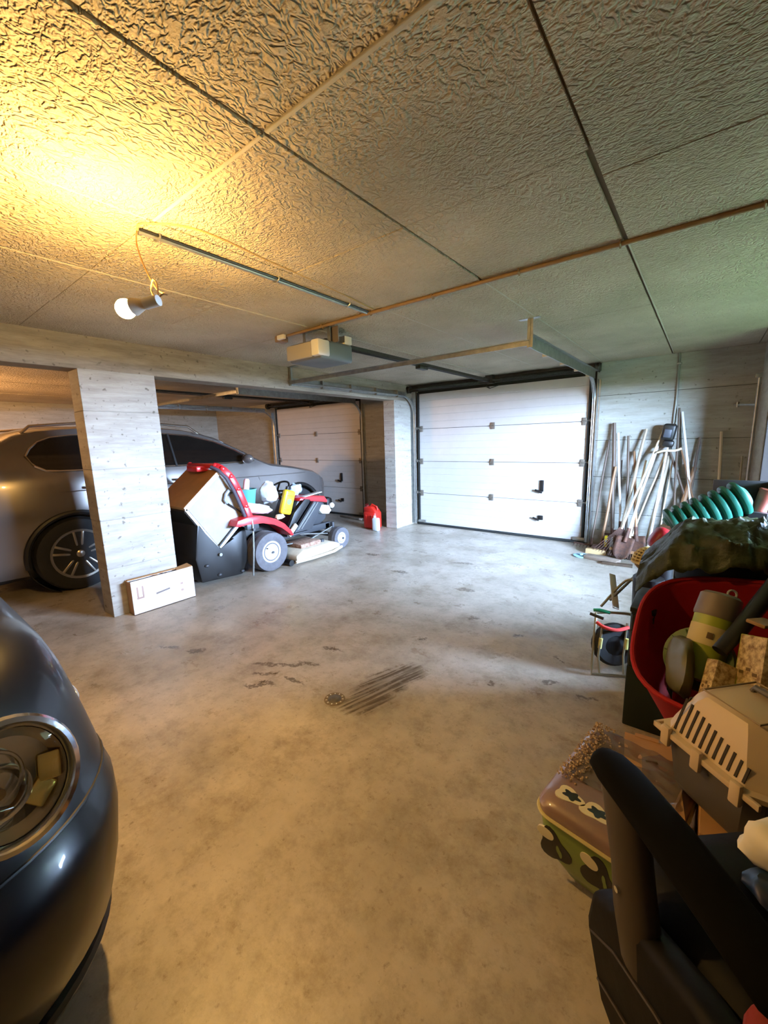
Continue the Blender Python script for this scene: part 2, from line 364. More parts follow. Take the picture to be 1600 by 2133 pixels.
# drain
d = obj('drain_cover', MB().lathe([(0, .004), (.033, .004), (.036, .002), (.036, 0)], (-1.445, 1.37, 0), n=20), mat('drain iron', (112, 104, 92), .5, .4, var=.4, vscale=40), None)
tag(d, 'small round metal drain cover set in the floor in the middle of the stain', 'drain')
for k in range(11):
    a = 2*PI*k/11; obj('stud', MB().ball((-1.445+.044*math.cos(a), 1.37+.044*math.sin(a), .001), .006, (1.3, .8, .5), 8, (0, 0, a)), M_WHTP, d)
r = obj('rim', MB().lathe([(.036, 0), (.036, .003), (.054, .003), (.056, 0)], (-1.445, 1.37, 0), n=24), mat('drain grout', (120, 105, 84), .8, var=.3, vscale=50), d)

# ------------------------------------------------------------------ garage doors
M_SEAL = mat('dark door seal', (28, 30, 28), .8)
def garage_door(n, x0, x1, side_sign):
    D = struct('door_%d' % n, (x0, WY, 0))
    obj('leak_block_plate', MB().box(x0-.08, WY+.07, -.02, x1+.08, WY+.09, 2.12), M_SEAL, D, 0)  # added backing plate, stops daylight leaking in around the sections
    obj('threshold_seal', MB().box(x0-.02, WY-.015, 0, x1+.02, WY+.06, .028, .008), M_SEAL, D)
    zz = [.028, .51, 1.01, 1.51, 2.04]
    for k in range(4):
        a, b = zz[k]+.003, zz[k+1]-.003; y = WY+.02; pr = [(y+.04, a), (y, a), (y, a+.02)]
        nr = 5
        for q in range(1, nr):
            c = a+(b-a)*q/nr; pr += [(y, c-.006), (y+.003, c), (y, c+.006)]
        pr += [(y, b-.02), (y, b), (y+.04, b)]
        obj('door_section', MB().prism(pr, 'x', x0+.01, x1-.01), M_DOOR, D, 0)
    xc = (x0+x1)/2
    hm = mat('hinge steel', (140, 132, 120), .5, .6, var=.3, vscale=50)
    for z in zz[1:4]:
        for x in (x0+.05, xc, x1-.05):
            big = x != xc
            hb = MB().box(x-.028, WY+.006, z-.045, x+.028, WY+.024, z+.045, .004).cyl((x-.03, WY+.004, z), (x+.03, WY+.004, z), .009, n=8)
            if big: hb.cyl((x, WY-.0, z+.01), (x+(-.07 if x < xc else .07), WY-.0, z+.01), .006, n=8).lathe([(.0, -.008), (.022, -.008), (.022, .008), (0, .008)], (x+(-.07 if x < xc else .07), WY, z+.01), (1, 0, 0), 12)
            obj('hinge', hb, hm, D)
    # side and top rubber seals
    for x in (x0-.012, x1-.018):
        obj('side_seal', MB().box(x, WY+.0, 0, x+.03, WY+.05, 2.06), M_SEAL, D, 0)
    # handles
    hx = x1-.53
    hp = MB().box(hx-.018, WY+.0, .63, hx+.028, WY+.022, .78, .006).cbox((hx-.03, WY-.012, .635), (.10, .02, .03), (0, .3, 0), .005)
    obj('latch_handle', hp, M_BLKP, D)
    hp = MB().box(hx-.03, WY+.0, .25, hx+.035, WY+.022, .31, .006).cbox((hx-.05, WY-.012, .262), (.09, .02, .025), (0, .35, 0), .005)
    obj('step_handle', hp, M_BLKP, D)
    # bottom brackets
    for x, s in ((x0+.05, -1), (x1-.05, 1)):
        obj('bottom_bracket', MB().box(x-.07, WY-.004, .03, x+.07, WY+.022, .075, .004).cyl((x, WY, .05), (x+s*.1, WY, .05), .008, n=8), M_GALV, D)
    # tracks: vertical, curve, horizontal
    TZ = 2.0; Rr = .30
    for x, s in ((x0-.055, -1), (x1+.055, 1)):
        pts = [(x, WY-.0-.03, .03)] + [(x, WY-.03, z) for z in (.8, 1.4, TZ-Rr)]
        for k in range(1, 9):
            a = PI/2*k/8; pts.append((x, WY-.03-Rr+Rr*math.cos(a), TZ-Rr+Rr*math.sin(a)))
        pts.append((x, 3.06, TZ))
        T = obj('track', MB().tube(pts, .017, 6), M_GALV, D, 25)
        # C profile lips
        obj('track_lip', MB().tube([(p[0]-s*.022, p[1], p[2]) for p in pts], .006, 6), M_GALV, D)
        obj('track_angle', MB().box(x+s*.022, WY-.06, .02, x+s*.028, WY+.0, 1.98).box(x+s*.02, WY-.006, .02, x+s*.05, WY+.004, 1.98), M_GALV, D, 0)
        # horizontal reinforcing angle with punched holes
        ab = MB().box(x+s*.020, 3.04, TZ-.028, x+s*.024, WY-.2, TZ+.055).box(x+s*.020, 3.04, TZ+.052, x+s*.055, WY-.2, TZ+.056)
        obj('track_rail', ab, M_GALV, D, 0)
        for y in (3.5, 4.0, 4.5, 5.0):
            obj('rail_stiffener', MB().box(x-s*.02, y-.01, TZ-.03, x+s*.021, y+.01, TZ+.06), M_GALV, D, 0)
        hb = MB().box(x+s*.028-.02, 3.045, TZ-.03, x+s*.028+.02, 3.051, CZ).box(x+s*.028-.003, 3.04, TZ-.03, x+s*.028+.003, 3.08, CZ-.002).box(x-.05, 3.03, CZ-.008, x+.09, 3.075, CZ-.003)
        obj('hanger_bracket', hb, M_GALV, D, 0)
    obj('rear_crossbar', MB().box(x0-.08, 3.035, TZ-.018, x1+.08, 3.041, TZ+.018).box(x0-.08, 3.012, TZ+.014, x1+.08, 3.041, TZ+.018), M_GALV, D, 0)
    # header above the door: shaft, springs, plates
    obj('header_rail', MB().box(x0-.1, WY-.06, 2.075, x1+.1, WY+.015, 2.16), M_DKM, D, 0)
    obj('torsion_shaft', MB().cyl((x0-.1, WY-.12, 2.10), (x1+.1, WY-.12, 2.10), .0127, n=10), M_DKM, D)
    for a, b in ((x0+.1, xc-.15), (xc+.15, x1-.1)):
        pts = []; nn = 90
        for k in range(nn*6+1):
            t = k/(nn*6); an = 2*PI*k/6; pts.append((a+(b-a)*t, WY-.12+.026*math.cos(an), 2.10+.026*math.sin(an)))
        obj('torsion_spring', MB().tube(pts, .0045, 4), M_DKM, D)
    for x, s in ((x0-.08, -1), (x1+.08, 1)):
        obj('cable_drum', MB().lathe([(0, -.03), (.05, -.03), (.055, -.02), (.045, -.012), (.045, .012), (.055, .02), (.05, .03), (0, .03)], (x, WY-.12, 2.10), (1, 0, 0), 18), M_DKM, D)
    obj('centre_bracket', MB().box(xc-.05, WY-.14, 2.06, xc+.05, WY-.055, 2.165).bar((xc-.09, WY-.01, 2.04), (xc, WY-.1, 2.0), .02, .012).bar((xc+.09, WY-.01, 2.04), (xc, WY-.1, 2.0), .02, .012), M_DKM, D, 0)
    return D
garage_door(1, -3.56, -1.12, 1)
garage_door(2, -7.05, -4.74, 1)

# ------------------------------------------------------------------ door openers
def opener(cx, label, group=None):
    t = thing('door_opener', label, 'opener', (cx, 2.3, CZ))
    obj('motor_housing', MB().box(cx-.17, 2.1, 1.935, cx+.17, 2.44, 2.065, .02, 3), mat('grey opener housing', (88, 92, 92), .5), t)
    obj('light_cover', MB().box(cx+.1, 2.075, 1.95, cx+.178, 2.19, 2.06, .012, 2), M_WHTP, t, label='white translucent light cover')
    obj('end_cap', MB().box(cx-.178, 2.088, 1.95, cx+.09, 2.12, 2.055, .01, 2), mat('pale grey plastic', (165, 160, 150), .5), t)
    obj('drive_rail', MB().box(cx-.016, 2.44, 2.085, cx+.016, WY-.1, 2.115), M_DKM, t, 0)
    obj('drive_belt', MB().box(cx-.006, 2.44, 2.072, cx+.006, WY-.13, 2.080), M_BLKP, t, 0)
    obj('rail_head', MB().box(cx-.03, 2.30, 2.064, cx+.03, 2.50, 2.12, .006), M_DKM, t)
    obj('control_box', MB().box(cx+.085, 2.36, 2.066, cx+.165, 2.44, 2.125, .006), M_WHTP, t)
    for x in (cx-.12, cx+.14):
        obj('hanger_strap', MB().box(x-.015, 2.22, 2.06, x+.015, 2.224, CZ).box(x-.015, 2.20, CZ-.005, x+.015, 2.26, CZ-.001), M_GALV, t, 0)
    obj('mounting_plate', MB().box(cx+.10, 2.255, 2.06, cx+.20, 2.262, CZ-.001), mat('mauve grey plate', (120, 112, 112), .5, .3), t, 0)
    obj('trolley', MB().box(cx-.03, 3.6, 2.05, cx+.03, 3.75, 2.085, .006), M_DKM, t)
    return t
opener(-2.34, 'grey ceiling garage door opener with white light cover in the right bay')
opener(-5.9, 'ceiling garage door opener in the far left bay above the silver car')

# ------------------------------------------------------------------ pipes and cables on the ceiling
M_PIPE = mat('painted conduit', (150, 122, 84), .5, .1, var=.25, vscale=12)
t = thing('ceiling_conduit', 'long brown conduit pipe crossing the ceiling from the right edge to the opener', 'conduit', (-1, 2.17, CZ))
obj('pipe', MB().tube([(1.09, 2.165, CZ-.014), (-.4, 2.165, CZ-.014), (-2.66, 2.165, CZ-.013)], .0105, 10), M_PIPE, t)
for x in (.7, .1, -.36, -.8, -1.3, -1.76, -2.2):
    obj('pipe_clip', MB().tube([(x, 2.15, CZ-.002), (x, 2.150, CZ-.018), (x, 2.165, CZ-.029), (x, 2.18, CZ-.018), (x, 2.18, CZ-.002)], .004, 6), M_PIPE, t)
obj('junction_box', MB().box(-2.70, 2.13, CZ-.05, -2.62, 2.20, CZ-.002, .008), M_PIPE, t)
obj('box_lid', MB().box(-2.64, 2.105, CZ-.045, -2.56, 2.13, CZ-.012, .005), M_WHTP, t)
t = thing('lamp_conduit', 'thin grey conduit along the ceiling ending above the hanging bulb', 'conduit', (-1.76, 1.5, CZ))
obj('pipe', MB().tube([(-1.765, .79, CZ-.012), (-1.77, 1.45, CZ-.012), (-1.78, 2.15, CZ-.012)], .0085, 10), M_GALV, t)
obj('cable', MB().tube([(-1.750, .79, CZ-.010), (-1.752, 1.45, CZ-.010), (-1.762, 2.15, CZ-.010)], .0045, 8), M_BLKP, t)
for y in (.86, 1.43, 1.95):
    obj('pipe_clip', MB().tube([(-1.79, y, CZ-.002), (-1.79, y, CZ-.016), (-1.765, y, CZ-.025), (-1.742, y, CZ-.014), (-1.742, y, CZ-.002)], .004, 6), M_GALV, t)
# flexible cable loosely laid along the ceiling
def smooth_path(P, k=8):
    P = [Vector(p) for p in P]; out = []
    for i in range(len(P)-1):
        a, b, c, d = P[max(i-1, 0)], P[i], P[i+1], P[min(i+2, len(P)-1)]
        for j in range(k):
            u = j/k; out.append(.5*((2*b)+(c-a)*u+(2*a-5*b+4*c-d)*u*u+(3*b-a-3*c+d)*u**3))
    out.append(P[-1]); return out
o = obj('surface_cable', MB().tube(smooth_path([(-1.76, .785, CZ-.01), (-1.70, .79, CZ-.005), (-1.60, .95, CZ-.005), (-1.63, 1.3, CZ-.005), (-1.66, 1.7, CZ-.005), (-1.72, 2.14, CZ-.005)]), .0042, 6),
        mat('beige cable', (176, 146, 92), .6), None)
tag(o, 'thin beige cable clipped in a loose line beside the lamp conduit', 'cable')

# hanging lamp
LX, LY, LZ = -1.54, .62, 1.80
t = thing('hanging_bulb_lamp', 'lit bare warm bulb hanging from a looped cable under the ceiling', 'lamp', (LX, LY, LZ))
obj('flex', MB().tube(smooth_path([(-1.765, .785, CZ-.012), (-1.768, .78, 2.11), (-1.71, .77, 2.02), (-1.57, .74, 1.90), (-1.46, .72, 1.85), (-1.44, .70, 1.842), (-1.47, .69, 1.835),
    (-1.52, .70, 1.87), (-1.50, .70, 1.90), (-1.455, .69, 1.87), (-1.44, .68, 1.82), (-1.46, .67, 1.806)], 8), .0028, 6), mat('brown flex', (120, 88, 48), .6), t)
ax = Vector((-.75, -.42, -.12)).normalized(); b0 = Vector((LX, LY, LZ))
sock = b0 - ax*.105
obj('socket', MB().tube([sock-ax*.02, sock-ax*.018, sock+ax*.03, sock+ax*.032], [.012, .017, .018, .018], 16), M_WHTP, t)
obj('bulb_neck', MB().tube([sock+ax*.032, sock+ax*.05, sock+ax*.075], [.014, .02, .028], 16), mat('bulb heat sink', (210, 200, 185), .4), t)
M_BULB = mat('glowing frosted bulb', (255, 230, 180), .5, emit=(255, 200, 112), estr=5200)
bulb = obj('bulb', MB().ball(b0, .030, (1, 1, 1), 24), M_BULB, t, 60)
# second lamp of the left bay, outside the frame
ld = bpy.data.lights.new('left_bay_lamp', 'POINT'); ld.energy = 620; ld.color = (1.0, .52, .20); ld.shadow_soft_size = .05
lo = bpy.data.objects.new('left_bay_lamp', ld); C.objects.link(lo); lo.location = (-6.9, .2, 1.95)

# ------------------------------------------------------------------ wheels
def wheel(parent, c, r, w, axis_sign, rim_r, tyre_m, rim_m, spokes=5, name='wheel'):
    """axle along x, outer face toward axis_sign"""
    cx, cy, cz = c; s = axis_sign
    n = 40
    prof = [(rim_r, -w/2), (r-.03*r, -w/2), (r-.006, -w/2+.025), (r, -w/2+.05)]
    for k in range(4):
        x = -w/2+.05+(w-.1)*(k+.5)/4; prof += [(r, x-.008), (r-.007, x-.004), (r-.007, x+.004), (r, x+.008)]
    prof += [(r, w/2-.05), (r-.006, w/2-.025), (r-.05*r, w/2-.004), (r-.12*r, w/2), (rim_r+.02, w/2-.002), (rim_r, w/2-.012)]
    ty = obj(name, MB().lathe(prof, (cx, cy, cz), (s, 0, 0), n), tyre_m, parent, 30)
    if spokes:
        rp = [(0, -.02), (rim_r-.01, -.02), (rim_r-.012, w/2-.03), (rim_r+.006, w/2-.004), (rim_r+.004, w/2), (rim_r-.016, w/2-.004), (rim_r-.03, w/2-.05), (rim_r-.04, -.0), (0, 0)]
        rm = obj('rim', MB().lathe(rp, (cx, cy, cz), (s, 0, 0), n), rim_m, ty, 30)
        for k in range(spokes):
            a = 2*PI*k/spokes+.3
            for da in (-.17, .17):
                p0 = (cx+s*(w/2-.03), cy+.045*math.cos(a+da*2), cz+.045*math.sin(a+da*2))
                p1 = (cx+s*(w/2-.012), cy+(rim_r-.012)*math.cos(a+da), cz+(rim_r-.012)*math.sin(a+da))
                obj('spoke', MB().bar(p0, p1, .022, .028, .005, (1, 0, 0)), rim_m, ty)
        obj('hub_cap', MB().lathe([(0, .0), (.05, 0), (.05, w/2-.025), (.035, w/2-.012), (0, w/2-.01)], (cx, cy, cz), (s, 0, 0), 20), rim_m, ty)
    return ty

# ------------------------------------------------------------------ silver SUV in the left bay
def catmull(tab, y):
    for i in range(len(tab)-1):
        if tab[i][0] <= y <= tab[i+1][0]:
            u = (y-tab[i][0])/(tab[i+1][0]-tab[i][0]); u = u*u*(3-2*u)*.35+u*.65
            return tab[i][1]+(tab[i+1][1]-tab[i][1])*u
    return tab[0][1] if y < tab[0][0] else tab[-1][1]
def make_suv():
    XC = -5.58; HW = .90
    M_PAINT = mat('silver grey metallic paint', (112, 106, 102), .26, .5, coat=.8)
    M_GLASS = mat('dark tinted glass', (14, 13, 12), .06, 0, coat=.4)
    M_TRIM = mat('satin chrome trim', (215, 205, 190), .25, 1)
    t = thing('suv', 'silver grey SUV with dark glass parked behind the concrete pillar in the left bay', 'car', (XC, 2.5, 0))
    top = [(.34, .62), (.38, .98), (.48, 1.08), (.66, 1.34), (.85, 1.48), (1.1, 1.545), (1.6, 1.575), (2.1, 1.575), (2.5, 1.535), (2.8, 1.44), (3.1, 1.29), (3.35, 1.14), (3.5, 1.085), (3.9, 1.02), (4.25, .95), (4.5, .84), (4.64, .68), (4.72, .52)]
    wid = [(.34, .80), (.42, .90), (.6, .97), (.9, 1), (3.8, 1), (4.2, .985), (4.45, .94), (4.62, .82), (4.72, .66)]
    def xs(z):   # half width at height z
        tab = [(.2, .80), (.26, .865), (.4, .885), (.6, .90), (.78, .905), (.9, .895), (1.0, .885), (1.10, .872), (1.6, .672)]
        for i in range(len(tab)-1):
            if z <= tab[i+1][0]:
                u = max(0, (z-tab[i][0])/(tab[i+1][0]-tab[i][0])); return tab[i][1]+(tab[i+1][1]-tab[i][1])*u
        return tab[-1][1]
    rings = []
    ys = [.34, .36, .40, .46, .54, .64, .75, .88, 1.05, 1.25, 1.6, 2.0, 2.4, 2.6, 2.8, 2.95, 3.1, 3.25, 3.38, 3.5, 3.7, 3.9, 4.1, 4.28, 4.42, 4.52, 4.60, 4.66, 4.70, 4.72]
    for y in ys:
        zt = catmull(top, y); wf = catmull(wid, y); half = []
        levels = [.22, .30, .42, .55, .68, .78, .84, .90, .96, 1.02, 1.08, 1.12, 1.2, 1.3, 1.4, 1.48]
        edge = zt-.035
        for z in levels:
            zz = min(z, edge); half.append((xs(zz)*wf - (.0 if z <= edge else (z-edge)*.12 if False else 0), zz))
        xe = xs(edge)*wf
        cap = [(xe-.025, zt-.012), (xe-.07, zt), (xe*.6, zt+.018), (xe*.25, zt+.026)]
        ring = [(XC+x, y, z) for x, z in half+cap] + [(XC-x, y, z) for x, z in reversed(half+cap)]
        rings.append(ring)
    body = obj('body', MB().loft(rings), M_PAINT, t, 30)
    # wheel arches cut out
    cut = MB()
    for y in (1.20, 3.94):
        cut.cyl((XC-1.1, y, .36), (XC-.62, y, .36), .41, n=40); cut.cyl((XC+.62, y, .36), (XC+1.1, y, .36), .41, n=40)
    co = obj('cutter', cut, M_PAINT, None, 0)
    bm_ = body.modifiers.new('b', 'BOOLEAN'); bm_.operation = 'DIFFERENCE'; bm_.object = co; bm_.solver = 'EXACT'
    co.location = -off(t)*0
    bpy.context.view_layer.update()
    dg = bpy.context.evaluated_depsgraph_get(); me = bpy.data.meshes.new_from_object(body.evaluated_get(dg)); body.modifiers.clear(); body.data = me
    bpy.data.objects.remove(co)
    for y in (1.20, 3.94):
        for s in (1, -1):
            wheel(t, (XC+s*.79, y, .355), .355, .225, s, .235, M_RUB, mat('grey alloy', (170, 162, 150), .3, .8), 5)
            arc = [(XC+s*.90, y+.40*math.cos(a), .36+.40*math.sin(a)) for a in [(-.15+(PI+.3)*k/24) for k in range(25)]]
            obj('arch_lining', MB().tube(arc, .026, 8), MATS['black plastic'], t)
            obj('inner_arch', MB().lathe([(.40, -.2), (.40, .10), (.405, .10), (.405, -.205), (0, -.205), (0, -.2)], (XC+s*.72, y, .36), (s, 0, 0), 32), MATS['black plastic'], t)
    def side(y, z, s=1, o=.004): return (XC+s*(xs(z)*catmull(wid, y)+o), y, z)
    for s in (1, -1):
        poly = [(.93, 1.30), (.97, 1.365), (1.04, 1.425), (1.14, 1.465), (1.3, 1.485), (1.7, 1.502), (2.1, 1.503), (2.45, 1.475), (2.75, 1.40), (3.0, 1.29), (3.2, 1.17), (3.24, 1.135), (2.8, 1.13), (2.2, 1.135), (1.6, 1.145), (1.15, 1.155), (1.05, 1.165), (.98, 1.21)]
        g = MB(); g.bm.faces.new([g.bm.verts.new(side(y, z, s, .006)) for y, z in poly])
        bmesh.ops.triangulate(g.bm, faces=g.bm.faces[:])
        r_ = bmesh.ops.extrude_face_region(g.bm, geom=g.bm.faces[:])
        for v in r_['geom']:
            if isinstance(v, bmesh.types.BMVert): v.co.x -= s*.012
        gl = obj('side_glass', g, M_GLASS, t, 0)
        obj('window_trim', MB().tube([side(y, z, s, .008) for y, z in poly], .010, 6, closed=True), M_TRIM, gl)
        for y in (1.38, 2.22):
            obj('window_pillar', MB().tube([side(y, z, s, .008) for z in (1.13, 1.3, 1.49)], .018, 6), M_BLKP, gl)
        obj('roof_rail', MB().tube([(XC+s*.66, y, catmull(top, y)+(.045 if 1.0 < y < 2.55 else .0)) for y in (.95, 1.02, 1.5, 2.0, 2.5, 2.62)], .014, 8), M_TRIM, t)
        for y in (1.30, 2.15):
            obj('door_handle', MB().tube([side(y+d, .985, s, o) for d, o in ((0, 0), (.02, .03), (.17, .03), (.19, 0))], .012, 8), M_PAINT, t)
        for pts in ([(1.42, 1.13), (1.40, .95), (1.50, .75), (1.66, .55), (1.68, .30)], [(2.22, 1.13), (2.22, .8), (2.24, .28)], [(3.26, 1.12), (3.28, .9), (3.36, .7), (3.4, .5), (3.4, .28)]):
            obj('door_seam', MB().tube([side(y, z, s, -.002) for y, z in pts], .0045, 5), M_BLKP, t)
        obj('character_line', MB().tube([side(y, .94-.03*(y-2.5)/2, s, -.001) for y in (.6, 1.2, 2, 3, 3.8, 4.1)], .006, 6), M_PAINT, t)
        obj('sill', MB().box(XC+s*.80-(.09), 1.6, .20, XC+s*.80+.09, 3.52, .34, .03), M_BLKP, t)
        m = MB().ball((XC+s*1.0, 3.06, 1.17), .085, (1.1, .75, .72), 20).bar((XC+s*.86, 3.1, 1.13), (XC+s*.96, 3.06, 1.15), .05, .03, .01)
        obj('door_mirror', m, M_PAINT, t)
        obj('tail_light', MB().ball((XC+s*.70, .425, .95), .1, (1.6, .55, .6), 20), mat('red lamp lens', (120, 14, 10), .12, coat=1), t)
        obj('headlight', MB().ball((XC+s*.62, 4.45, .74), .13, (1.1, 1.1, .55), 20), mat('clear lamp lens', (180, 185, 190), .1, .5, coat=1), t)
    # glass fore and aft
    def band(name, y0, y1, inset, k=8):
        rows = []
        for i in range(k+1):
            y = y0+(y1-y0)*i/k; zt = catmull(top, y)+.006; w_ = xs(zt-.04)*catmull(wid, y)-inset
            rows.append([(XC-w_*math.cos(PI*j/10) if False else XC-w_+2*w_*j/10, y, zt+.020*(1-((j-5)/5)**2)) for j in range(11)])
        g = MB().sheet(rows); g2 = obj(name, g, M_GLASS, t, 60); g2.modifiers.new('s', 'SOLIDIFY').thickness = .01; return g2
    band('windscreen', 2.62, 3.36, .075); band('rear_window', .56, .80, .08)
    b = MB().box(XC-.8, 4.60, .24, XC+.8, 4.74, .46, .05); obj('front_bumper', b, M_BLKP, t)
    obj('rear_bumper', MB().box(XC-.82, .30, .22, XC+.82, .52, .42, .05), M_BLKP, t)
    obj('underbody', MB().box(XC-.7, .5, .16, XC+.7, 4.5, .3, .03), M_BLKP, t)
    k = [obj('grille', MB().box(XC-.28+d, 4.68, .52, XC-.06+d, 4.74, .66, .03), M_BLKP, t) for d in (0, .34)]
    return t
make_suv()

# ------------------------------------------------------------------ black car at lower left (nose toward +X)
def make_black_car():
    M_P = mat('black car paint', (9, 9, 13), .3, 0, coat=.22, spec=.3, var=.3, vscale=3)
    t = thing('black_car', 'glossy black car with round chrome ringed headlight at the left edge', 'car', (-2.2, -.6, 0))
    YC = -.62
    # level: z, nose x, half width, corner radius
    LV = [(.16, -.99, .83, .32), (.20, -.946, .86, .31), (.30, -.872, .878, .32), (.40, -.855, .898, .33), (.50, -.843, .906, .33), (.565, -.858, .908, .33), (.60, -.90, .90, .32),
          (.64, -.925, .895, .31), (.70, -.945, .885, .31), (.76, -.955, .873, .31), (.83, -.975, .858, .31), (.88, -1.015, .842, .31), (.92, -1.05, .815, .32), (.945, -1.10, .775, .33), (.975, -1.25, .66, .36), (1.0, -1.6, .45, .4)]
    rings = []
    for z, xf, hw, rc in LV:
        xb = -3.0; ring = []
        ring.append((xb, YC-hw, z)); ring.append(((xb+xf-rc)/2, YC-hw, z))
        for k in range(13):
            a = -PI/2+PI/2*k/12; ring.append((xf-rc+rc*math.cos(a), YC-hw+rc+rc*math.sin(a), z))
        for q in range(1, 8):
            ring.append((xf+.02*(1-((q-4)/4)**2), YC-hw+rc+(2*hw-2*rc)*q/8, z))
        for k in range(13):
            a = PI/2*k/12; ring.append((xf-rc+rc*math.cos(a), YC+hw-rc+rc*math.sin(a), z))
        ring.append(((xb+xf-rc)/2, YC+hw, z)); ring.append((xb, YC+hw, z))
        rings.append(ring)
    body = obj('body', MB().loft(rings), M_P, t, 50)
    for sy in (1,):
        c = Vector((-.945, .080, .755)); n = Vector((.95, .12*sy, .26)).normalized()
        obj('headlight_ring', MB().lathe([(.098, -.02), (.108, .006), (.104, .016), (.096, .018), (.088, .008), (.086, -.02)], c, n, 40, (1, 1.12)), M_CHR, t)
        hl = obj('headlight_reflector', MB().lathe([(.0, -.045), (.03, -.042), (.06, -.03), (.088, -.004), (.09, -.03), (.0, -.06)], c, n, 40, (1, 1.12)), mat('lamp reflector', (190, 172, 138), .22, .8), t)
        q = n.to_track_quat('Z', 'Y').to_matrix().to_4x4(); Mh = Matrix.Translation(c) @ q
        obj('reflector_bowl', MB(Mh).lathe([(.026, -.03), (.044, -.004), (.047, -.002), (.046, -.01), (.03, -.035)], (-.015, -.01, 0), (0, 0, 1), 30), M_CHR, hl)
        obj('lamp_bulb', MB(Mh).cyl((-.015, -.01, -.03), (-.015, -.01, -.004), .01, n=12), mat('amber cap', (150, 110, 60), .3, .5), hl)
        YL = mat('yellow reflection facet', (250, 214, 120), .15, .6)  # warm reflection in the lamp put into the facet colour
        for a, r_, w_ in ((-.15, .062, .05), (-.85, .060, .045), (-2.0, .058, .05), (-2.8, .055, .04)):
            obj('reflector_facet', MB(Mh).cbox((r_*math.cos(a), r_*math.sin(a), -.010), (.034, w_, .006), (.25*math.sin(a), -.35*math.cos(a), a), .004), YL if a > -1 or a < -2.5 else M_CHR, hl)
        obj('bowl_rim', MB(Mh).tube([(-.02+.042*math.cos(q_), .022+.046*math.sin(q_), .002) for q_ in [2*PI*k/30 for k in range(30)]], .0035, 6, closed=True), M_CHR, hl)
        ln = MB(Mh).lathe([(.0, .016), (.03, .0155), (.06, .013), (.088, .004), (.086, .001), (.06, .010), (.03, .0125), (0, .013)], n=40, sc=(1, 1.12))
        obj('headlight_lens', ln, mat('clear lens', (255, 255, 255), .02, 0, trans=1), t)
    # bumper and bonnet seams
    def ringpath(z, dz=0, o=.001):
        i = min(range(len(LV)), key=lambda k: abs(LV[k][0]-z)); return [Vector(p)+Vector((o, 0, dz)) for p in rings[i][2:-2]]
    obj('bumper_seam', MB().tube(ringpath(.60), .004, 6), M_BLKP, t)
    pts = [(-2.4, YC+.68, .97), (-1.9, YC+.67, .968), (-1.5, YC+.665, .968), (-1.25, YC+.62, .965), (-1.17, YC+.5, .96), (-1.14, YC+.1, .955)]
    obj('bonnet_seam', MB().tube(smooth_path(pts, 5), .0045, 6), M_BLKP, t)
    wheel(t, (-9, -9, -9), .1, .1, 1, .05, M_RUB, M_GALV, 0) if False else None
    wt = MB().lathe([(.18, -.1), (.29, -.1), (.30, -.08), (.30, .07), (.285, .09), (.19, .095), (.16, .07), (0, .06), (0, -.1)], (-1.80, YC+.75, .30), (0, 1, 0), 36)
    obj('tyre', wt, M_RUB, t)
    # small side marker and scratches
    obj('side_repeater', MB().ball((-1.30, YC+.885, .70), .03, (1.5, .3, .6), 14), mat('clear lamp lens', (180, 185, 190), .1, .5, coat=1), t)
    obj('tow_cover', MB().lathe([(0, .002), (.022, .002), (.025, -.004)], (-.853, YC+.45, .40), (1, .05, 0), 20), M_BLKP, t)
    # windscreen base, wiper and cowl
    obj('cowl', MB().box(-2.25, YC-.6, .975, -1.95, YC+.62, 1.02, .01), M_BLKP, t)
    obj('wiper', MB().tube([(-2.0, YC+.55, .99), (-1.97, YC+.2, 1.0), (-2.02, YC-.2, 1.01)], .008, 6), M_BLKP, t)
    obj('windscreen', MB().loft([[(-2.15, YC-.62, .97), (-2.15, YC+.62, .97), (-2.17, YC+.62, .97), (-2.17, YC-.62, .97)], [(-2.9, YC-.5, 1.36), (-2.9, YC+.5, 1.36), (-2.92, YC+.5, 1.36), (-2.92, YC-.5, 1.36)]]), mat('dark tinted glass', (14, 13, 12), .06), t, 0)
    obj('bumper_lip', MB().tube([p + Vector((.012, 0, -.0)) for p in ringpath(.20)], .018, 8), M_BLKP, t)
    return t
make_black_car()

# ------------------------------------------------------------------ text helper (flat print cut from the built-in font)
def text_mb(txt, size, M, ext=.0006):
    cu = bpy.data.curves.new('print', 'FONT'); cu.body = txt; cu.size = size; cu.extrude = ext; cu.resolution_u = 2; cu.align_x = 'CENTER'; cu.align_y = 'CENTER'
    o = bpy.data.objects.new('print', cu); C.objects.link(o); bpy.context.view_layer.update()
    me = bpy.data.meshes.new_from_object(o.evaluated_get(bpy.context.evaluated_depsgraph_get()))
    b = MB(); b.bm.from_mesh(me); b.bm.transform(M); bpy.data.objects.remove(o); bpy.data.curves.remove(cu); bpy.data.meshes.remove(me); return b
def basis(x, z, o):     # matrix with local x along x, local z (normal) along z
    x = Vector(x).normalized(); z = Vector(z).normalized(); y = z.cross(x).normalized(); x = y.cross(z)
    return Matrix(((x.x, y.x, z.x, o[0]), (x.y, y.y, z.y, o[1]), (x.z, y.z, z.z, o[2]), (0, 0, 0, 1)))

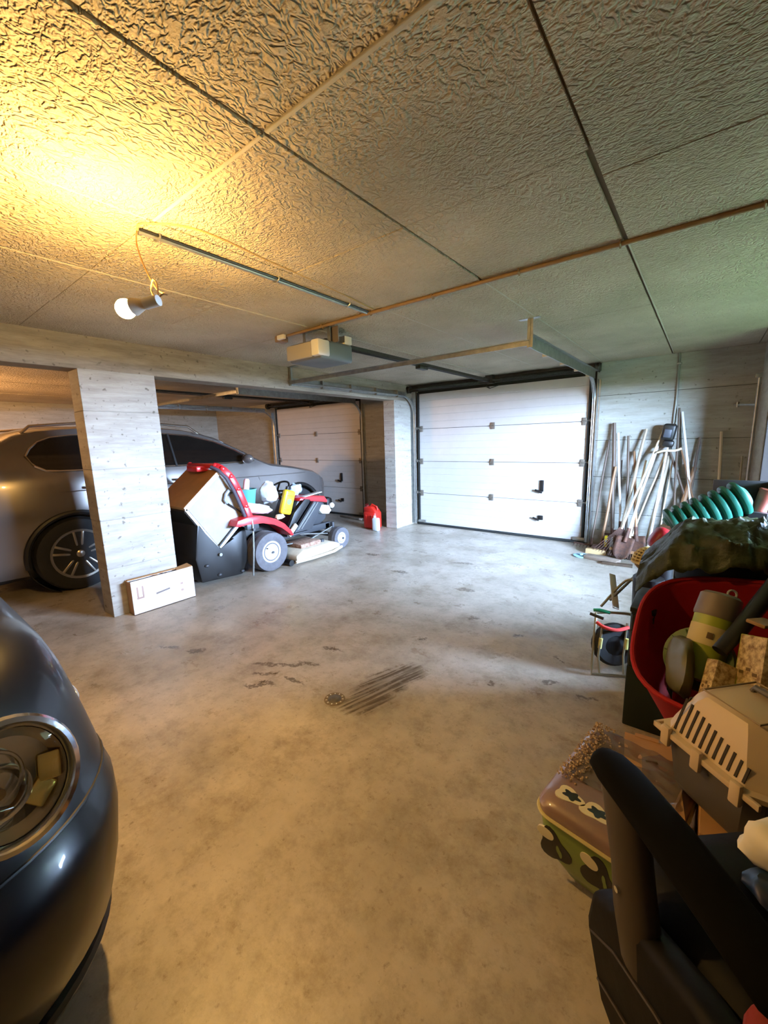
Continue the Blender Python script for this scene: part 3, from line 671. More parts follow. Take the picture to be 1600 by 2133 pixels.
# ------------------------------------------------------------------ white carton against the pillar
M_CART = mat('white printed carton', (222, 212, 204), .6, 0, var=.04)
M_CARD = mat('brown cardboard', (176, 132, 84), .75, 0, var=.12, vscale=10)
M_INK = mat('grey ink', (120, 112, 108), .7)
t = thing('carton', 'long white open cardboard carton at the foot of the concrete pillar', 'box', (-3.6, 1.44, 0))
x0, x1, y0, y1, h = -3.652, -3.55, 1.20, 1.71, .285
obj('front_panel', MB().box(x1-.006, y0, 0, x1, y1, h), M_CART, t, 0)
obj('back_panel', MB().box(x0, y0, 0, x0+.004, y1, h), M_CART, t, 0)
obj('end_panel', MB().box(x0, y0, 0, x1-.006, y0+.005, h-.01), M_CARD, t, 0); obj('end_panel', MB().box(x0, y1-.005, 0, x1-.006, y1, h), M_CARD, t, 0)
obj('bottom', MB().box(x0, y0, 0, x1, y1, .006), M_CARD, t, 0)
obj('flap', MB().box(x0, y0+.005, h-.006, x0+.035, y1-.12, h), M_CARD, t, 0)
obj('flap', MB().cbox((x0+.05, y1-.06, h+.0), (.09, .12, .004), (.15, .1, 0)), M_CARD, t, 0)
obj('printed_line', MB().cbox((x1+.0008, 1.44, .14), (.0012, .115, .014), (.12, 0, 0)), M_INK, t, 0)
M_BINK = mat('pale brown ink', (168, 140, 128), .7)
for z in (.10, .16): obj('printed_mark', MB().cbox((x1+.001, 1.60, z), (.001, .022, .018)), M_BINK, t, 0)
obj('arrow_symbol', MB().cbox((x1+.001, 1.243, .185), (.001, .012, .09)).cbox((x1+.001, 1.284, .185), (.001, .012, .09)).cbox((x1+.001, 1.262, .135), (.001, .055, .014)), M_BINK, t, 0)
o = obj('bottle', MB().lathe([(0, 0), (.022, 0), (.024, .01), (.024, .21), (.012, .235), (.012, .27), (0, .27)], (-3.60, 1.50, .008), n=16), mat('dark navy bottle', (28, 24, 44), .3), None)
tag(o, 'small dark navy bottle standing inside the white carton', 'bottle')
o = obj('brush_head', MB().cbox((-3.60, 1.41, .24), (.05, .07, .06), (.3, .2, .1), .01).cyl((-3.6, 1.41, .008), (-3.6, 1.41, .23), .012), mat('tan wood', (150, 112, 66), .6), None)
tag(o, 'tan wooden brush standing inside the white carton', 'brush')

# ------------------------------------------------------------------ ride-on mower with its grass bag tipped up
def make_mower():
    RED = mat('red mower plastic', (196, 34, 40), .35, coat=.3); GREY = mat('mower frame paint', (66, 68, 72), .45, .3)
    FAB = mat('pale grey bag fabric', (158, 154, 150), .8, 0, var=.16, vscale=5, bump=.003, bscale=9); TAN = mat('sun bleached tan lid', (176, 124, 66), .6, 0, var=.2, vscale=6)
    CRE = mat('cream deck paint', (214, 202, 178), .45, 0, var=.2, vscale=12); WHEELM = mat('pale wheel rim', (205, 212, 214), .4)
    t = thing('ride_on_mower', 'red and black ride-on lawn mower with its grass bag tipped up', 'mower', (-3.9, 2.9, 0))
    # wheels
    for c, r, w_, s, rr in (((-3.64, 2.57, .215), .215, .20, 1, .115), ((-4.26, 2.57, .215), .215, .20, -1, .115), ((-3.62, 3.66, .14), .14, .12, 1, .07), ((-4.26, 3.66, .14), .14, .12, -1, .07)):
        ty = wheel(t, c, r, w_, s, rr, mat('worn grey tyre', (96, 94, 98), .8, 0, var=.25, vscale=20), WHEELM, 0)
        d = w_/2
        obj('rim', MB().lathe([(0, -.02), (rr+.004, -.02), (rr+.004, d-.012), (rr-.004, d-.006), (rr-.02, d-.014), (rr*.5, d-.006), (.02, d+.0), (.012, d+.012), (0, d+.012)], c, (s, 0, 0), 28), WHEELM, ty)
        obj('hub_nut', MB().lathe([(0, 0), (.014, 0), (.014, d+.02), (0, d+.02)], c, (s, 0, 0), 8), GREY, ty)
        if rr > .1: obj('valve', MB().cyl((c[0]+s*(d-.01), c[1]-.06, c[2]+.05), (c[0]+s*(d+.01), c[1]-.06, c[2]+.05), .006, n=8), M_BLKP, ty)
    obj('rear_axle', MB().cyl((-4.3, 2.57, .215), (-3.6, 2.57, .215), .025, n=12), GREY, t)
    obj('front_axle', MB().bar((-4.22, 3.64, .17), (-3.66, 3.64, .17), .05, .05, .01).cyl((-3.70, 3.64, .10), (-3.70, 3.64, .34), .02).cyl((-4.18, 3.64, .10), (-4.18, 3.64, .34), .02), GREY, t)
    # chassis rails and lower clutter
    ch = MB().box(-4.14, 2.3, .26, -4.08, 3.66, .34, .008).box(-3.80, 2.3, .26, -3.74, 3.66, .34, .008).box(-4.14, 2.5, .27, -3.74, 2.6, .33, .005).box(-4.14, 3.55, .25, -3.74, 3.62, .33, .005)
    obj('chassis', ch, GREY, t)
    obj('foot_plate', MB().box(-4.22, 2.86, .30, -3.64, 3.18, .325, .01), GREY, t)
    for p0, p1 in (((-3.70, 3.20, .18), (-3.70, 3.62, .28)), ((-3.72, 2.9, .20), (-3.72, 3.3, .16)), ((-3.66, 3.05, .30), (-3.66, 3.5, .22))):
        obj('linkage_rod', MB().cyl(p0, p1, .009, n=8), M_GALV, t)
    # deck
    dk = MB().prism([(2.86, .04), (2.92, .02), (3.44, .02), (3.56, .06), (3.56, .10), (3.44, .15), (2.96, .15), (2.86, .10)], 'x', -4.34, -3.50, .02)
    obj('cutting_deck', dk, CRE, t)
    obj('deck_lip', MB().tube([(-3.50, 2.84, .035), (-3.47, 3.1, .035), (-3.46, 3.4, .04), (-3.50, 3.58, .055)], .018, 8), CRE, t)
    obj('deck_cover', MB().box(-3.86, 2.98, .145, -3.56, 3.30, .20, .02), mat('rusty speckled paint', (176, 150, 132), .7, 0, col2=(120, 84, 66), vscale=30), t)
    obj('deck_roller', MB().cyl((-3.52, 2.80, .035), (-3.62, 2.80, .035), .034, n=16), M_BLKP, t)
    for x, y in ((-3.62, 3.36), (-3.70, 3.12)): obj('deck_bolt', MB().lathe([(0, 0), (.03, 0), (.03, .03), (0, .035)], (x, y, .15), n=10), GREY, t)
    # fenders
    def fender(xa, xb):
        outer = [(2.17, .56), (2.20, .615), (2.32, .635), (2.50, .615), (2.64, .565), (2.76, .49), (2.84, .40), (2.875, .345)]
        inner = [(2.84, .335), (2.80, .39), (2.72, .455), (2.62, .51), (2.48, .55), (2.32, .565), (2.22, .55)]
        return MB().prism(outer+inner, 'x', xa, xb, .006)
    obj('fender', fender(-3.80, -3.54), RED, t); obj('fender', fender(-4.34, -4.10), RED, t)
    obj('rear_cover', MB().prism([(2.14, .34), (2.16, .60), (2.34, .60), (2.80, .46), (2.86, .30)], 'x', -4.12, -3.78, .015), M_BLKP, t)
    obj('seat', MB().box(-4.12, 2.42, .60, -3.80, 2.76, .67, .03, 3).cbox((-3.96, 2.40, .76), (.32, .07, .24), (-.2, 0, 0), .03, 3), mat('slate blue vinyl seat', (66, 76, 90), .5), t)
    # rod dropping from the hinge to the ground and hitch
    obj('prop_rod', MB().tube([(-3.545, 2.36, .60), (-3.54, 2.36, .50), (-3.53, 2.34, .30), (-3.53, 2.31, .03)], .010, 8), M_GALV, t)
    obj('hinge_plate', MB().box(-3.60, 2.30, .50, -3.55, 2.44, .57, .006).cyl((-3.62, 2.36, .50), (-3.52, 2.36, .50), .014, n=10), GREY, t)
    # bonnet, dash, steering wheel
    obj('bonnet', MB().prism([(3.02, .36), (3.05, .58), (3.12, .70), (3.48, .66), (3.56, .56), (3.56, .40), (3.45, .34)], 'x', -4.08, -3.72, .03), GREY, t)
    obj('bonnet_top', MB().prism([(3.10, .68), (3.12, .715), (3.20, .73), (3.50, .695), (3.555, .63), (3.54, .60), (3.46, .64)], 'x', -4.10, -3.68, .012), RED, t)
    obj('headlamp_panel', MB().prism([(3.40, .60), (3.56, .57), (3.60, .50), (3.55, .46), (3.44, .48), (3.38, .54)], 'x', -4.04, -3.665, .01), mat('pale mint plastic', (214, 226, 222), .35), t)
    obj('headlamp', MB().ball((-3.66, 3.60, .565), .035, (1, 1, 1), 14), M_WHTP, t)
    obj('bonnet_label', MB().cbox((-3.70, 3.30, .738), (.10, .28, .006), (.1, 0, 0), .001), M_WHTP, t)
    obj('side_panel', MB().prism([(2.86, .33), (2.93, .35), (3.26, .68), (3.17, .70), (3.0, .56)], 'x', -3.70, -3.66, .006), M_BLKP, t)
    obj('side_panel', MB().prism([(2.97, .33), (3.24, .33), (3.42, .60), (3.30, .66)], 'x', -3.69, -3.645, .006), GREY, t)
    for dy in (0, .05): obj('panel_stripe', MB().bar((-3.64, 3.02+dy, .36), (-3.64, 3.30+dy, .64), .006, .012), M_GALV, t)
    obj('steering_column', MB().cyl((-3.93, 3.16, .55), (-3.93, 2.98, .80), .022, n=10), M_BLKP, t)
    n_ = Vector((0, -.55, .8)).normalized(); q = n_.to_track_quat('Z', 'Y').to_matrix().to_4x4(); Mt = Matrix.Translation((-3.93, 2.98, .81)) @ q
    sw = MB(Mt).tube([(.16*math.cos(2*PI*k/28), .16*math.sin(2*PI*k/28), 0) for k in range(28)], .012, 8, closed=True)
    for a in (0, 2.1, 4.2): sw.bar((0, 0, -.01), (.155*math.cos(a), .155*math.sin(a), 0), .025, .008)
    obj('steering_wheel', sw, M_BLKP, t)
    obj('white_step', MB().cbox((-3.63, 2.93, .375), (.03, .16, .05), (.75, 0, 0), .006), M_WHTP, t)
    # tipped grass bag: local frame u (to the upper right), v (to the lower right)
    Lp = Vector((0, 1.77, .785)); TL = Vector((0, 2.14, 1.10)); Bp = Vector((0, 2.05, .35))
    u = (TL-Lp); v = (Bp-Lp); XA, XB = -3.68, -4.26
    def P(a, b, x): q_ = Lp + u*a + v*b; return Vector((x, q_.y, q_.z))
    def slab(a0, b0, a1, b1, xa, xb):
        m_ = MB(); m_.loft([[P(a0, b0, xa), P(a1, b0, xa), P(a1, b1, xa), P(a0, b1, xa)], [P(a0, b0, xb), P(a1, b0, xb), P(a1, b1, xb), P(a0, b1, xb)]]); return m_
    bag = slab(.01, .01, .97, .97, XA-.006, XB+.006)
    bmesh.ops.bevel(bag.bm, geom=bag.bm.edges[:], offset=.02, segments=2, affect='EDGES')
    gb = obj('grass_bag', bag, M_BLKP, t)
    obj('bag_side', slab(.03, .03, .95, .93, XA+.002, XA-.02), FAB, gb)
    obj('bag_side', slab(.03, .03, .95, .93, XB-.002, XB+.02), FAB, gb)
    obj('bag_lid', slab(-.02, -.05, .98, .012, XA+.01, XB-.01), TAN, gb)
    obj('bag_edge_strip', slab(-.02, -.045, .96, .03, XA+.016, XA-.004), mat('white piping', (232, 230, 226), .5), gb)
    obj('bag_edge_strip', slab(-.035, .0, .012, .99, XA+.016, XA-.004), MATS['white piping'], gb)
    obj('bag_rear_panel', slab(-.05, .02, .0, 1.0, XA, XB), M_BLKP, gb)
    for aa, bb in (((.60, .60), (.98, .93)), ((.03, .935), (.98, .935)), ((.62, .55), (.62, .66))):
        pass
    obj('bag_tube', MB().tube([P(.93, .50, XA+.02), P(.72, .50, XA+.02), P(.60, .58, XA+.02), P(.60, .66, XA+.02), P(.98, .965, XA+.02)][1:] if False else [P(.96, .45, XA+.02), P(.80, .40, XA+.02), P(.70, .45, XA+.02), P(.72, .55, XA+.02), P(.86, .93, XA+.02)], .008, 8), M_BLKP, gb)
    obj('bag_tube', MB().tube([P(.86, .93, XA+.02), P(.02, .955, XA+.02)], .008, 8), M_BLKP, gb)
    obj('bag_handle', MB().tube([P(.90, .36, XA+.025), P(.80, .36, XA+.03), P(.70, .42, XA+.03), P(.70, .50, XA+.025)], .016, 8), mat('grey blue handle', (140, 150, 160), .5), gb)
    obj('bag_lower_bar', slab(.03, .97, .86, 1.03, XA+.012, XB-.012), mat('pale mint bar', (205, 220, 216), .45), gb)
    # red hoop frame of the bag opening
    hoop = [(-3.60, 2.39, .56), (-3.605, 2.335, .74), (-3.61, 2.27, .92), (-3.62, 2.21, 1.05), (-3.65, 2.15, 1.125), (-3.72, 2.12, 1.155), (-4.20, 2.12, 1.155), (-4.29, 2.16, 1.10), (-4.31, 2.27, .92), (-4.32, 2.39, .56)]
    hp = MB()
    for a, b_ in zip(hoop[:-1], hoop[1:]): hp.bar(a, b_, .065, .045, .012, (1, 0, 0) if abs(a[0]-b_[0]) < .1 else (0, 0, 1))
    for a in hoop[1:-1]: hp.ball(a, .031, n=10)
    obj('red_frame', hp, RED, t)
    obj('frame_inner_rim', MB().tube([(p[0]-.0, p[1]-.045, p[2]-.01) for p in hoop[:6]], .018, 8), mat('dark plum rubber', (64, 58, 68), .5), t)
    obj('top_handle', MB().box(-4.05, 2.00, 1.10, -3.85, 2.13, 1.155, .015), RED, t)
    # black lower chute behind the wheel
    obj('chute', MB().prism([(1.86, .66), (1.80, .30), (1.84, .06), (2.28, .03), (2.36, .20), (2.36, .52), (2.20, .44), (2.05, .32)], 'x', -4.24, -3.66, .02), M_BLKP, t)
    obj('chute_bolt', MB().cyl((-3.66, 2.04, .30), (-3.63, 2.04, .30), .016, n=10), M_GALV, t)
    for y, z in ((1.90, .22), (2.02, .10), (2.27, .07)): obj('caster_bolt', MB().ball((-3.655, y, z), .02, (1, 1.2, .8), 10), GREY, t)
    return t
make_mower()
def bagmesh(c, d, seed, amp=.25, n=20, rot=(0, 0, 0)):
    b = MB().ball(c, 1, d, n, rot); 
    for v in b.bm.verts:
        q = (v.co-Vector(c)); f = 1+amp*noise.noise(Vector((q.x/d[0]*1.6, q.y/d[1]*1.6, q.z/d[2]*1.6))+Vector((seed, 0, 0)))+amp*.35*noise.noise(q*28+Vector((seed, 3, 1)))
        v.co = Vector(c)+q*f
    return b
# things dumped on the mower seat
t = thing('plastic_bucket', 'translucent teal plastic tub standing on the mower seat', 'bucket', (-3.92, 2.56, .67))
obj('tub', MB().lathe([(0, .0), (.085, 0), (.11, .19), (.118, .19), (.118, .20), (.104, .20), (.080, .01), (0, .01)], (-3.92, 2.56, .672), n=28), mat('teal plastic', (96, 176, 184), .25, trans=.3), t)
obj('tub_content', bagmesh((-3.93, 2.55, .80), (.07, .07, .07), 3, .3), mat('green cloth', (104, 142, 96), .8), t)
o = obj('pink_bottle_cap', MB().lathe([(0, 0), (.035, 0), (.032, .10), (.02, .12), (0, .12)], (-3.93, 2.57, .862), (0, .2, 1), 16), mat('pale pink plastic', (240, 186, 190), .4), None); o.name = 'bottle'
tag(o, 'pale pink bottle poking out of the teal tub on the mower', 'bottle')
o = obj('carrier_bag', bagmesh((-3.88, 2.83, .80), (.10, .10, .13), 9, .35), mat('thin white plastic bag', (228, 236, 240), .35), None, 50)
tag(o, 'crumpled white plastic bag beside the teal tub on the mower seat', 'bag')
o = obj('clear_bag', bagmesh((-3.66, 2.50, .685), (.09, .21, .05), 5, .35, 24, (-.25, 0, 0)), mat('cloudy plastic wrap', (224, 220, 228), .25), None, 50)
tag(o, 'cloudy plastic bag lying over the red rear fender of the mower', 'bag')
t = thing('yellow_canister', 'bright yellow flat plastic canister leaning on the mower seat', 'canister', (-3.66, 2.94, .55))
My = Matrix.Translation((-3.70, 2.94, .70)) @ Euler((-.28, .1, 0)).to_matrix().to_4x4()
obj('shell', MB(My).box(-.035, -.075, -.15, .035, .075, .13, .025, 3), mat('yellow plastic', (240, 206, 44), .4), t)
obj('cap', MB(My).cyl((0, -.04, .13), (0, -.04, .165), .022, n=14), M_BLKP, t)
obj('label_disc', MB(My).cyl((.034, .0, .0), (.037, .0, .0), .035, n=18), mat('dull green print', (120, 150, 90), .5), t)
for dz in (-.09, .07): obj('rib', MB(My).box(.033, -.05, dz-.006, .038, .05, dz+.006, .002), mat('amber plastic', (214, 168, 30), .4), t)
o = obj('blue_grey_rag', bagmesh((-3.86, 3.20, .80), (.07, .09, .065), 12, .4), mat('blue grey cloth', (160, 174, 200), .8), None, 50); o.name = 'rag'
tag(o, 'crumpled pale blue grey cloth on the mower dashboard', 'cloth')
o = obj('work_glove', bagmesh((-3.62, 2.76, .56), (.035, .06, .028), 14, .4), mat('cream glove', (222, 208, 170), .8), None, 50)
tag(o, 'small cream work glove lying at the front end of the red fender of the mower', 'glove')

# ------------------------------------------------------------------ jerry can and white jug by the far pillar
t = thing('fuel_can', 'red plastic fuel can on the floor by the pillar between the doors', 'fuel can', (-4.03, 4.82, 0))
RC = mat('red can plastic', (206, 40, 28), .4)
obj('tank', MB().box(-4.14, 4.74, 0, -3.90, 4.92, .27, .03, 3).prism([(-4.14, .25), (-4.14, .33), (-4.09, .35), (-3.99, .35), (-3.93, .30), (-3.90, .25)], 'y', 4.76, 4.90, .015), RC, t)
obj('handle', MB().tube([(-4.05, 4.83, .34), (-4.02, 4.83, .375), (-3.93, 4.83, .345), (-3.915, 4.83, .29)], .014, 8), RC, t)
obj('cap', MB().cyl((-4.09, 4.80, .34), (-4.09, 4.78, .375), .03, n=18), mat('dark red cap', (96, 14, 12), .5), t)
for x in (-4.08, -3.97): obj('moulded_rib', MB().box(x-.012, 4.735, .06, x+.012, 4.745, .22, .003), RC, t)
t = thing('white_jug', 'small white plastic jug in front of the red fuel can', 'jug', (-3.86, 4.80, 0))
obj('jug_body', MB().box(-3.90, 4.66, 0, -3.79, 4.735, .20, .02, 3), mat('chalk white plastic', (214, 224, 228), .35), t)
obj('jug_cap', MB().cyl((-3.87, 4.70, .20), (-3.87, 4.70, .232), .02, n=14), M_WHTP, t)
t = thing('loose_pipe', 'short grey metal pipe lying on the floor along the second garage door', 'pipe', (-4.6, 5.2, 0))
obj('tube', MB().cyl((-5.15, 5.28, .022), (-4.25, 5.12, .022), .02, n=12), M_GALV, t)
obj('fitting', MB().cyl((-4.6, 5.182, .022), (-4.52, 5.168, .022), .022, n=12), M_WHTP, t)

# ------------------------------------------------------------------ pipes on the front wall
t = thing('wall_pipe', 'thin grey vertical pipe running down the concrete wall from the ceiling behind the tools', 'pipe', (-.28, WY, 0))
obj('tube', MB().tube([(-.285, WY-.015, CZ), (-.28, WY-.015, 1.7), (-.30, WY-.015, .9), (-.31, WY-.015, .05)], .011, 8), mat('dull grey pipe', (116, 116, 106), .5, .4), t)
obj('pipe_clip', MB().box(-.305, WY-.03, 2.05, -.262, WY, 2.07, .004), M_GALV, t)
t = thing('corner_pipe', 'thin pale steel pipe standing in the right corner of the concrete wall', 'pipe', (.33, 5.2, 0))
obj('tube', MB().tube([(.345, 5.18, 1.84), (.345, 5.18, 1.0), (.35, 5.17, .0)], .012, 10), M_GALV, t)
obj('bracket', MB().bar((.345, 5.18, 1.58), (.20, 5.40, 1.60), .02, .012).cyl((.22, 5.37, 1.575), (.22, 5.37, 1.625), .012), M_GALV, t)
obj('pipe_head', MB().box(.31, 5.165, 1.82, .36, 5.195, 1.86, .005), M_GALV, t)
o = obj('broom_handle', MB().tube([(.315, 5.24, .02), (.30, 5.36, 1.1)], .009, 8), mat('weathered wood', (150, 138, 116), .7, 0, var=.3, vscale=20, stretch=(1, 1, .1)), None); o.name = 'broomstick'
tag(o, 'slim bare stick leaning left of the pale corner pipe', 'stick')

# ------------------------------------------------------------------ long handled tools leaning on the front wall
WOODS = [mat('grey weathered ash', (156, 142, 120), .7, 0, var=.25, vscale=18, stretch=(1, 1, .12)), mat('pale bare wood', (206, 190, 160), .65, 0, var=.15, vscale=18, stretch=(1, 1, .12)),
         mat('dark stained wood', (84, 66, 50), .6, 0, var=.3, vscale=18, stretch=(1, 1, .12)), mat('brown handle wood', (138, 100, 66), .6, 0, var=.25, vscale=18, stretch=(1, 1, .12)), mat('white tube handle', (214, 214, 212), .4)]
RUST = mat('rusty steel', (96, 62, 46), .7, .4, col2=(60, 42, 36), vscale=30)
def tool(name, label, cat, base, top, r, hm, head, group=None):
    t = thing(name, label, cat, (base[0], base[1], 0), group)
    b, p = Vector(base), Vector(top); d = (p-b).normalized(); hl = .0
    x = d.cross(Vector((0, 1, 0))).normalized(); n = x.cross(d).normalized()     # n faces away from the wall
    if n.y > 0: n = -n; x = -x
    def Q(u, v, w): return b + x*u + d*v + n*w
    start = Q(0, {'fork': .27, 'spade': .24, 'rake': .03, 'broom': .06, 'hoe': .06, 'pick': .0, 'stick': 0, 'shovel': .26, 'mattock': .5, 'leaf': .34}[head], 0)
    k = 6; pts = [start+(p-start)*i/k + x*(.0028*math.sin(i*1.7+base[0]*40)) for i in range(k+1)]
    obj('handle', MB().tube(pts, [r*1.05]+[r]*(k-1)+[r*.9], 8), hm, t)
    if head == 'fork':
        f = MB().bar(Q(-.09, .20, 0), Q(.09, .20, 0), .018, .014, .003).cyl(Q(0, .20, 0), Q(0, .32, 0), .017)
        obj('socket', f, RUST, t)
        for u in (-.085, -.03, .03, .085): obj('tine', MB().tube([Q(u, .20, 0), Q(u, .10, .02), Q(u*.98, .0, .012)], [.007, .006, .003], 6), RUST, t)
    elif head in ('spade', 'shovel'):
        w_ = .08 if head == 'spade' else .088
        rows = []
        for i in range(9):
            v = .26*i/8; ww = w_*(1 if head == 'spade' or v > .12 else math.sqrt(max(.04, 1-((.12-v)/.12)**2)))
            rows.append([Q(ww*(j-3)/3, v, .014*(1-((j-3)/3)**2)*(-1)+.004) for j in range(7)])
        g = MB().sheet(rows); o_ = obj('blade', g, RUST, t, 40); o_.modifiers.new('s', 'SOLIDIFY').thickness = .003
        obj('socket', MB().tube([Q(0, .2, 0), Q(0, .36, 0)], [.024, .018], 10), RUST, t)
    elif head == 'rake':
        obj('rake_bar', MB().bar(Q(-.19, .045, .01), Q(.19, .045, .01), .016, .014, .003).cyl(Q(0, .03, 0), Q(0, .14, 0), .015), RUST, t)
        for i in range(11): obj('tooth', MB().tube([Q(-.18+.036*i, .045, .012), Q(-.18+.036*i, .03, .05), Q(-.18+.036*i, .004, .07)], [.004, .004, .002], 5), RUST, t)
    elif head == 'leaf':
        for i in range(13):
            a = (i-6)/6; obj('tine', MB().tube([Q(.015*a, .36, 0), Q(.09*a, .2, .005), Q(.17*a, .05, .01), Q(.175*a, .02, .035)], .003, 5), RUST, t)
        obj('tine_clamp', MB().bar(Q(-.06, .24, .006), Q(.06, .24, .006), .012, .01, .002), RUST, t)
    elif head == 'broom':
        obj('brush_block', MB().bar(Q(-.17, .085, 0), Q(.17, .085, 0), .05, .035, .008, up=tuple(d)), WOODS[3], t)
        rows = MB()
        for i in range(17):
            for j in range(3):
                u = -.155+.31*i/16; w0 = -.016+.016*j; rows.tube([Q(u, .07, w0), Q(u*1.06, .006, w0*1.8)], [.007, .009], 5)
        obj('bristles', rows, mat('dark bristle', (58, 38, 30), .9), t, 0, kind='stuff')
    elif head == 'hoe':
        obj('hoe_blade', MB().box(-.08, -.003, 0, .08, .003, .11, .002, 2, basis(tuple(x), tuple(d*-.3+n), tuple(Q(0, .08, .03)))), RUST, t)
        obj('socket', MB().tube([Q(0, .16, 0), Q(0, .06, 0), Q(0, .06, .05)], .014, 8), RUST, t)
    elif head == 'pick':
        obj('pick_head', MB().tube([Q(-.24, .02, .0), Q(-.12, .07, 0), Q(0, .09, 0), Q(.12, .07, 0), Q(.24, .02, 0)], [.006, .016, .026, .018, .008], 6), RUST, t)
    elif head == 'mattock':
        pass
    return t
G = 'long handled tools leaning on the concrete wall'
T = [
 ('garden_rake', 'dark slim rake handle leaning farthest left beside the garage door track', 'rake', (-.98, 5.24, .0), (-.885, 5.42, 1.285), .011, 2, 'rake'),
 ('pitchfork', 'tall thick dark brown fork handle standing upright, leftmost of the thick ones', 'fork', (-.76, 5.27, .0), (-.84, 5.41, 1.475), .020, 2, 'fork'),
 ('spade', 'pale smooth spade handle close to the right of the tall dark fork handle', 'spade', (-.66, 5.27, .0), (-.80, 5.42, 1.36), .013, 4, 'spade'),
 ('hoe', 'hoe with bent dark handle top right of the pale spade handle', 'hoe', (-.60, 5.16, .0), (-.69, 5.41, 1.325), .013, 2, 'hoe'),
 ('garden_fork', 'thick grey fork handle with its top leaning right above the middle of the tools', 'fork', (-.70, 5.12, .0), (-.525, 5.41, 1.395), .016, 0, 'fork'),
 ('leaf_rake', 'pale leaf rake handle crossing steeply to the right up to the black tool head', 'rake', (-.735, 4.98, .0), (-.37, 5.40, 1.36), .011, 1, 'leaf'),
 ('shovel', 'white handled shovel slanting up to the right in front of the others', 'shovel', (-.64, 4.94, .0), (-.40, 5.38, 1.22), .012, 4, 'shovel'),
 ('broom', 'pale wooden broom with dark bristles, its handle slanting across the middle', 'broom', (-.58, 4.98, .0), (-.50, 5.38, 1.05), .011, 1, 'broom'),
 ('post_driver_bar', 'thick dark grey bar standing just right of the middle of the tools', 'bar', (-.435, 5.20, .0), (-.295, 5.40, 1.10), .020, 0, 'stick'),
 ('cane', 'thin pale cane parallel to the thick dark grey bar on its right', 'cane', (-.33, 5.26, .0), (-.26, 5.41, 1.07), .008, 1, 'stick'),
 ('long_pole', 'long steel pole rising highest of all beside the wall pipe', 'pole', (-.18, 5.20, .0), (-.245, 5.41, 1.60), .011, 2, 'stick'),
 ('push_broom', 'tall white broom handle leaning left beside the long steel pole', 'broom', (.03, 5.22, .0), (-.215, 5.42, 1.56), .013, 4, 'broom'),
 ('branch_prop', 'thick rough brown pole leaning right with its top in a fork of handles', 'pole', (-.24, 5.10, .0), (-.065, 5.40, .98), .024, 3, 'stick'),
 ('lopper_handle', 'dark slim handle with its top leaning right, rightmost of the dense bunch', 'handle', (-.12, 5.28, .0), (-.045, 5.41, 1.29), .012, 2, 'stick'),
 ('bamboo_cane', 'thin brown cane leaning left low across the right side of the tools', 'cane', (.14, 5.16, .0), (-.20, 5.39, 1.19), .009, 3, 'stick'),
 ('square_stake', 'square pale wooden stake standing alone to the right of the tools', 'stake', (.17, 5.33, .0), (.125, 5.42, 1.345), .014, 1, 'stick'),
 ('scythe_snath', 'dark bent handle crossing right below the black trimmer head', 'handle', (.13, 5.20, .0), (-.30, 5.38, 1.17), .012, 2, 'stick'),
 ('tomato_stake', 'pale thin stake crossing leftward from the top of the long steel pole', 'stake', (-.62, 5.20, .0), (-.28, 5.40, 1.32), .009, 1, 'stick'),
 ('iron_rod', 'thin dark iron rod leaning left between the pale spade and the hoe', 'rod', (-.70, 5.33, .0), (-.745, 5.43, 1.05), .008, 2, 'stick'),
 ('old_rake', 'weathered grey rake handle crossing low behind the brown pole', 'rake', (-.02, 5.24, .0), (-.14, 5.42, 1.02), .012, 0, 'rake'),
 ('grape_hoe', 'rusty short hoe with brown handle low at the left of the tools', 'hoe', (-.86, 5.16, .0), (-.79, 5.34, .98), .014, 3, 'hoe'),
 ('iron_crowbar', 'thin dark crowbar low in the middle behind the white handles', 'crowbar', (-.545, 5.26, .0), (-.60, 5.42, 1.0), .009, 2, 'stick'),
 ('rusty_shovel', 'old shovel with brown handle crossing leftward in the middle of the tools', 'shovel', (-.48, 5.02, .0), (-.62, 5.40, 1.15), .013, 3, 'shovel'),
]
for nm, lb, ct, b, p, r, wi, hd in T: tool(nm, lb, ct, b, p, r, WOODS[wi], hd, G)
t = thing('strimmer_head', 'black plastic trimmer engine hooked at the top of the tool bunch', 'trimmer', (-.31, 5.36, 0), G)
Mt = Matrix.Translation((-.315, 5.33, 1.33)) @ Euler((.1, .15, 0)).to_matrix().to_4x4()
obj('engine_cover', MB(Mt).box(-.06, -.05, -.06, .06, .05, .11, .025, 3), M_BLKP, t)
obj('air_filter', MB(Mt).box(-.04, -.075, -.03, .03, -.04, .06, .012, 2), mat('slate plastic', (58, 62, 70), .5), t)
obj('tank', MB(Mt).box(-.03, -.05, -.13, .07, .04, -.06, .02, 2), M_BLKP, t)
obj('handle_bar', MB().tube([(-.40, 5.30, 1.14), (-.34, 5.28, 1.16), (-.24, 5.28, 1.16), (-.19, 5.30, 1.18)], .012, 8), WOODS[1], t)
obj('shaft', MB().tube([(-.31, 5.34, 1.22), (-.36, 5.25, .6), (-.40, 5.14, .0)], .011, 8), WOODS[4], t)
